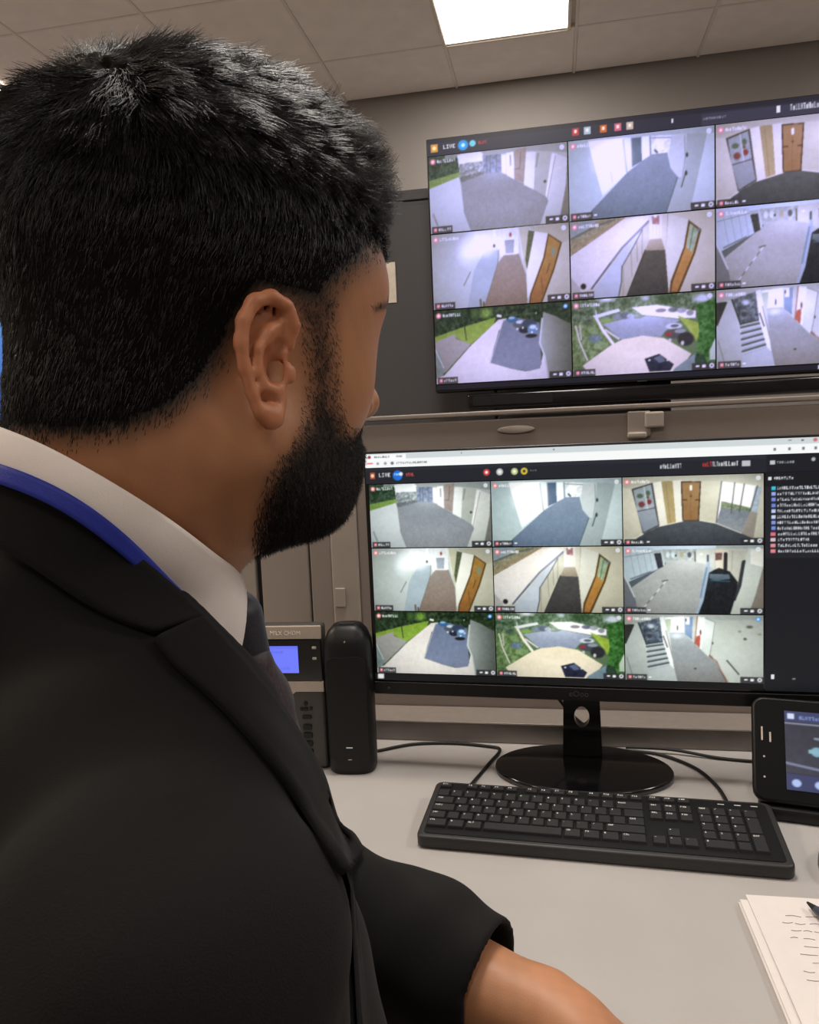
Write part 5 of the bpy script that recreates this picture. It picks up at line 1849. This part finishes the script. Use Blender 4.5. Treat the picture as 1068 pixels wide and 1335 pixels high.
locks = strands('hair_locks', P - N * .0006, D, L, .00021, M['hair'], hair, (amp, cp[hsh] + RNG.normal(size=NH) * .4, 2.5 + 4.0 * frt[:, 0]), 4, flow * .25)
locks['kind'] = 'stuff'
_fm = smask & ((sq[SF[:, 0], 0] > -.005) & (sq[SF[:, 0], 2] > .075))
P, N, vi = sample(_fm, 5200, hv)
cell = np.floor(P / .0042).astype(int); hsh = (cell @ np.array([73856093, 19349663, 83492791])) % 9973
out = P - crown; tang = nrm_rows(out - N * (out * N).sum(1, keepdims=True))
D = nrm_rows(tang * .5 + N * .6 + cd[hsh] * .5 + RNG.normal(size=P.shape) * .12)
curls = strands('hair_curls', P - N * .0004, D, np.full(len(P), .0062), .00034, M['hair'], hair, (np.full(len(P), .0021), cp[hsh] + RNG.normal(size=len(P)) * .3, np.full(len(P), 6.0)), 7)
curls['kind'] = 'stuff'

# ---- beard and eyebrows
bm_ = (sd_b[SF] > -3).all(1)
NB = 30000
P, N, vi = sample(bm_, NB, SV)
keep = RNG.random(NB) < np.clip(.6 + (sp2[vi, 1] - 500) / 110, .6, 1) * np.clip((sd_b[vi] + 6) / 34, .06, 1)
P, N, vi = P[keep], N[keep], vi[keep]
q = sq[vi]
low = smooth01((-q[:, 2] - .02) / .04)
dn = np.tile(-HU + HF * .15, (len(P), 1)); dn = nrm_rows(dn - N * (dn * N).sum(1, keepdims=True) * .7)
D = nrm_rows(dn + N * (.45 + .1 * low)[:, None] + RNG.normal(size=P.shape) * .28)
L = (.0026 + .0012 * low) * (.6 + .8 * RNG.random(len(P)))
beard = strands('beard', P - N * .0004, D, L, .00015, M['beard'], man, (L * .12, RNG.random(len(P)) * 6.28, np.full(len(P), 3.0)), 3)
beard['kind'] = 'stuff'; beard['label'] = 'trimmed dark beard along the jaw'
em = (sd_e[SF] > -1).all(1)
if em.any():
    P, N, vi = sample(em, 420, SV)
    D = nrm_rows(np.tile(-HF * .6 + HU * .25, (len(P), 1)) + N * .12 + RNG.normal(size=P.shape) * .15)
    eb = strands('eyebrow', P, D, np.full(len(P), .0045), .00014, M['beard'], man, (np.full(len(P), .0003), RNG.random(len(P)) * 6, np.full(len(P), 2.0)), 3)
    eb['kind'] = 'stuff'

# ================================================================ clothes
C_CUFF = px(640, 1283, .655)
_dl = nrm(W_L - E_L)
SEAT = CHEST + np.array([.02, -.36, .02])


def folds(P):
    return (.0016 * np.sin(P @ np.array([38., 61, -25]) + 1.2 * np.sin(P @ np.array([21., -17, 33]))) + .0010 * np.sin(P @ np.array([-75., 52, 64])))


def torso_sdf(P):
    d = ell(P, CHEST, (.128, .185, .205), BM)
    d = smin(d, ell(P, CHEST + np.array([.022, -.17, .01]), (.142, .175, .22), BM), .08)
    nb = NECK + np.array([-.02, -.075, .01])
    d = smin(d, cone(P, nb, S_R + np.array([-.01, .012, .03]), .068, .055), .06)
    d = smin(d, cone(P, nb, S_L + np.array([0, .01, -.03]), .068, .055), .06)
    d = smin(d, ell(P, NECK + np.array([-.022, -.055, .006]), (.082, .085, .075), BM), .03)
    return d


def sleeve_r(P):
    return chain(P, [S_R, S_R * .5 + E_R * .5 + np.array([-.004, 0, 0]), E_R, W_R * .9 + E_R * .1], [.0622, .061, .056, .045], .03)


def sleeve_l(P):
    c2 = C_CUFF + _dl * .03
    d = chain(P, [S_L, S_L * .45 + E_L * .55, E_L + np.array([0, .004, 0]), E_L * .4 + C_CUFF * .6 + np.array([0, .004, 0]), c2], [.060, .058, .056, .056, .052], .03)
    t = ((P - C_CUFF) @ _dl.astype('f4'))
    d = smax(d, t, .004)
    cav = np.maximum(cone(P, C_CUFF - _dl * .035, C_CUFF + _dl * .02, .0455, .0475), -(t + .03))
    return smax(d, -cav, .003)


NL0 = px(120, 664, .312)
NLN = nrm(np.cross(px(262, 803, .362) - NL0, px(-10, 600, .345) - NL0))
if NLN[1] < 0: NLN = -NLN


def jacket_sdf(P):
    d = smin(torso_sdf(P), sleeve_r(P), .007)
    d = smin(d, sleeve_l(P), .02)
    neck = cone(P, NECK + np.array([.03, .08, .0]), NECK + np.array([-.015, -.06, .006]), .052, .064)
    d = smax(d, -neck, .008)
    pl = (P - NL0.astype('f4')) @ NLN.astype('f4')
    ax = P - NECK.astype('f4')
    rad = np.sqrt((ax * ax).sum(-1))
    return smax(d, np.minimum(pl, .125 - rad), .004) + folds(P)


JV, JF = surface(jacket_sdf, np.arange(-.40, .25, .0036), np.arange(-.60, .06, .0036), np.arange(.14, .84, .0036))
JV = smooth_verts(JV, JF, 1)
JW = to_world(JV)
_on = (JW[:, 1] > .6) & (JW[:, 2] > .70)
JW[_on, 2] = np.maximum(JW[_on, 2], .7406)      # the sleeve rests on the desk
jacket = mesh_np('jacket', JW, JF, M['suit'], man, world=False)
jacket['label'] = 'charcoal suit jacket'


def cast_many(f, XY, off, d0=.15):
    """surface points under photo points; the nearest miss where a ray passes beside the surface"""
    r = np.stack([(XY[:, 0] - 534) / FPX, (667.5 - XY[:, 1]) / FPX, np.ones(len(XY))], -1); r = nrm_rows(r)
    t = np.full(len(r), d0); bd = np.full(len(r), 9.0); bt = t.copy(); live = np.ones(len(r), bool)
    for _ in range(110):
        k = np.where(live)[0]
        if not len(k): break
        d = f((r[k] * t[k, None]).astype('f4'))
        m = d < bd[k]; bd[k[m]] = d[m]; bt[k[m]] = t[k[m]]
        live[k[(d < .0003) | (t[k] > .8)]] = False
        t[k] += np.maximum(d * .75, .0008)
    p = r * bt[:, None]
    n = grad(f, p.astype('f4'))
    return p - n * bd[:, None] + n * off[:, None]


def strip(name, f, A, B, off, mat, parent, n=40, m=8, bulge=0.0, thick=.0016, label=None):
    """a band of cloth lying on surface f between two edges A and B (photo points)"""
    def res(E):
        E = spline(E, 10)[:, :2] if len(E) > 2 else np.array(E, float)
        s = np.r_[0, np.cumsum(np.hypot(*np.diff(E, axis=0).T))]
        t = np.linspace(0, s[-1], n)
        return np.c_[np.interp(t, s, E[:, 0]), np.interp(t, s, E[:, 1])]
    A, B = res(A), res(B)
    tt = np.linspace(0, 1, m + 1)
    XY = (A[:, None] * (1 - tt[None, :, None]) + B[:, None] * tt[None, :, None]).reshape(-1, 2)
    uu, vv = [g.reshape(-1) for g in np.meshgrid(np.linspace(0, 1, n), tt, indexing='ij')]
    o = (off(uu, vv) if callable(off) else np.full(len(XY), off)) + bulge * np.sin(math.pi * vv)
    V = cast_many(f, XY, o)
    # relax along the band so the cloth lies even
    G = V.reshape(n, m + 1, 3)
    for _ in range(6):
        G[1:-1] = G[1:-1] * .5 + .25 * (G[:-2] + G[2:])
    V = G.reshape(-1, 3)
    i = np.arange(n * (m + 1)).reshape(n, m + 1)
    Fq = np.stack([i[:-1, :-1], i[:-1, 1:], i[1:, 1:], i[1:, :-1]], -1).reshape(-1, 4)
    nv = np.cross(V[Fq[0, 1]] - V[Fq[0, 0]], V[Fq[0, 3]] - V[Fq[0, 0]])
    if nv @ V[Fq[0, 0]] > 0: Fq = Fq[:, ::-1]
    o = mesh_np(name, V, Fq, mat, parent)
    md = o.modifiers.new('cloth thickness', 'SOLIDIFY'); md.thickness = thick; md.offset = -1
    if label: o['label'] = label
    return o, G


def collar_sdf(P):
    return cone(P, NECK + np.array([.03, .075, .0]), NECK + np.array([-.035, -.11, .006]), .0575, .079)


def neck_sdf(P):
    return smin(cone(P, h2c((-.030, 0, -.015)), NECK + np.array([-.012, -.05, .004]), .052, .062), ell(P, h2c((-.02, 0, -.02)), (.06, .06, .05)), .03)


top_e = [(6, 557), (60, 578), (120, 610), (180, 646), (235, 684), (280, 721), (303, 742), (318, 800)]
bot_e = [(-12, 602), (60, 624), (120, 655), (170, 697), (215, 747), (255, 799), (285, 842), (303, 862)]
shirt, G = strip('shirt_collar', lambda P: np.minimum(collar_sdf(P), neck_sdf(P)), top_e, bot_e, lambda u, t: .0028 + .0030 * t, M['shirt'], man, 48, 10, .0012, .002, 'white shirt collar')


def mirror(V):
    return V - 2 * ((V - NECK) @ BR)[:, None] * BR[None]


def onto(f, V, off):
    V = np.array(V, float)
    for _ in range(4):
        n_ = grad(f, V.astype('f4')); V = V - n_ * (f(V.astype('f4')) - off)[:, None]
    return V


def grid_cloth(name, G, mat, thick=.003, off=0):
    n_, m_ = G.shape[:2]
    i_ = np.arange(n_ * m_).reshape(n_, m_)
    o_ = mesh_np(name, G.reshape(-1, 3), np.stack([i_[:-1, :-1], i_[1:, :-1], i_[1:, 1:], i_[:-1, 1:]], -1).reshape(-1, 4), mat, man)
    md_ = o_.modifiers.new('cloth thickness', 'SOLIDIFY'); md_.thickness = thick; md_.offset = off
    return o_


GV = onto(lambda P: np.minimum(collar_sdf(P), neck_sdf(P)), mirror(G.reshape(-1, 3)), .004); n, m = G.shape[:2]
i = np.arange(n * m).reshape(n, m)
o = mesh_np('shirt_collar', GV, np.stack([i[:-1, :-1], i[1:, :-1], i[1:, 1:], i[:-1, 1:]], -1).reshape(-1, 4), M['shirt'], man)
md = o.modifiers.new('cloth thickness', 'SOLIDIFY'); md.thickness = .002; md.offset = 0
lan_e = [(-14, 616), (60, 637), (120, 671), (175, 721), (215, 763), (246, 796), (268, 823)]
bot2 = [(-12, 594), (60, 616), (120, 648), (170, 690), (215, 742), (244, 784), (266, 818)]
lan, G2 = strip('lanyard', lambda P: np.minimum(collar_sdf(P), neck_sdf(P)), bot2, lan_e, lambda u, t: .0075 + .003 * t, M['lanyard'], man, 40, 4, .0, .001, 'blue lanyard ribbon')
# jacket collar and lapel lying on the jacket
jc_in = [(-16, 615), (60, 636), (120, 670), (175, 721), (215, 763), (262, 816)]
jc_out = [(-16, 704), (40, 738), (80, 768), (120, 796), (160, 818), (200, 832)]
strip('jacket_collar', lambda P: smin(jacket_sdf(P), np.minimum(neck_sdf(P), collar_sdf(P)), .025), jc_in, jc_out, lambda u, t: .0030 - .001 * t, M['suit'], man, 40, 8, .001, .003)
lp_in = [(257, 816), (282, 845), (310, 878), (345, 922), (385, 978), (430, 1048), (470, 1115)]
lp_out = [(202, 840), (224, 872), (262, 905), (305, 948), (350, 1002), (400, 1075), (440, 1145)]
_lap, G3 = strip('lapel', jacket_sdf, lp_in, lp_out, lambda u, t: .0045 - .0033 * t, M['suit'], man, 44, 8, .0005, .003)

ML = onto(jacket_sdf, mirror(G3.reshape(-1, 3)), .003).reshape(G3.shape)
grid_cloth('lapel', ML, M['suit'])
_t = np.linspace(0, 1, 13)[None, :, None]
_t = .42 + .58 * _t
PV = (G3[:, :1] * (1 - _t) + ML[:, :1] * _t)[:20]
grid_cloth('shirt_front', onto(jacket_sdf, PV.reshape(-1, 3), .0012).reshape(PV.shape), M['shirt'], .001)

# tie: knot and blade
K0 = px(317, 838, .408)
KB = px(333, 915, .418)


def knot_sdf(P):
    return smax(chain(P, [K0 + np.array([-.006, .012, 0]), K0 + np.array([.004, -.014, .002])], [.017, .0115], .01), -ell(P, NECK + np.array([0, .0, 0]), (.05, .05, .05)), .004)


kv, kf = surface(knot_sdf, np.arange(K0[0] - .04, K0[0] + .05, .0016), np.arange(K0[1] - .05, K0[1] + .05, .0016), np.arange(K0[2] - .05, K0[2] + .06, .0016))
tie = mesh_np('tie', kv, kf, M['tie'], man)
tie['label'] = 'dark navy tie'


def blade_sdf(P):
    return chain(P, [K0 + np.array([.004, -.012, .0]), KB, px(356, 985, .43)], [.0125, .018, .019], .01)


kv, kf = surface(blade_sdf, np.arange(K0[0] - .05, K0[0] + .12, .0022), np.arange(K0[1] - .17, K0[1] + .03, .0022), np.arange(K0[2] - .06, K0[2] + .10, .0022))
M['tie2'] = material('tie_pattern', (60, 50, 56), .55, noise=.45, nscale=520, bump=.1, bscale=900)
mesh_np('tie_blade', kv, kf, M['tie2'], tie)
# shirt front inside the jacket
def shirt_sdf(P):
    return np.maximum(smin(cone(P, NECK + np.array([.0, .0, .0]), CHEST + np.array([.03, -.05, .02]), .046, .06), cone(P, NECK, CHEST, .05, .07), .03), -(P[..., 1] + .40))


kv, kf = surface(shirt_sdf, np.arange(-.30, .06, .005), np.arange(-.45, .08, .005), np.arange(.28, .55, .005))
mesh_np('shirt', kv, kf, M['shirt'], man)

# trousers and shoes under the desk
def w2c(P): return (np.asarray(P, float) - CAM) @ BASIS.T


_cw = to_world(CHEST); _bf = nrm((BF @ BASIS) * np.array([1, 1, 0])); _br = np.array([_bf[1], -_bf[0], 0])
hip = np.array([_cw[0], _cw[1], .60])
legs = []
for s in (1, -1):
    h_ = hip + _br * s * .09
    k_ = np.array([h_[0], h_[1], .56]) + _bf * .40 + _br * s * .04
    f_ = np.array([k_[0], k_[1], .09]) + _bf * .02
    legs.append((h_, k_, f_))


def trouser_sdf(P):
    d = ell(P, w2c(hip), (.14, .17, .12), BM)
    for h_, k_, f_ in legs:
        d = smin(d, chain(P, [w2c(h_), w2c(k_), w2c(f_)], [.088, .068, .055], .03), .03)
    return d


_all = np.array([w2c(p) for l in legs for p in l] + [w2c(hip)])
lo, hi = _all.min(0) - .2, _all.max(0) + .2
kv, kf = surface(trouser_sdf, *[np.arange(a, b, .011) for a, b in zip(lo, hi)])
mesh_np('trousers', kv, kf, M['suit'], man)
for h_, k_, f_ in legs:
    c_ = np.array([f_[0], f_[1], .045])
    sf = lambda P: np.maximum(smin(chain(P, [w2c(c_ + np.array([0, 0, .03])), w2c(c_ - _bf * .05)], [.045, .04]), cone(P, w2c(c_), w2c(c_ + _bf * .17 + np.array([0, 0, -.008])), .044, .034), .03),
                              -((to_world(P)[..., 2]) - .004))
    b0, b1 = w2c(c_) - .28, w2c(c_) + .28
    kv, kf = surface(sf, *[np.arange(a, b, .008) for a, b in zip(b0, b1)])
    mesh_np('shoe', kv, kf, M['black'], man)
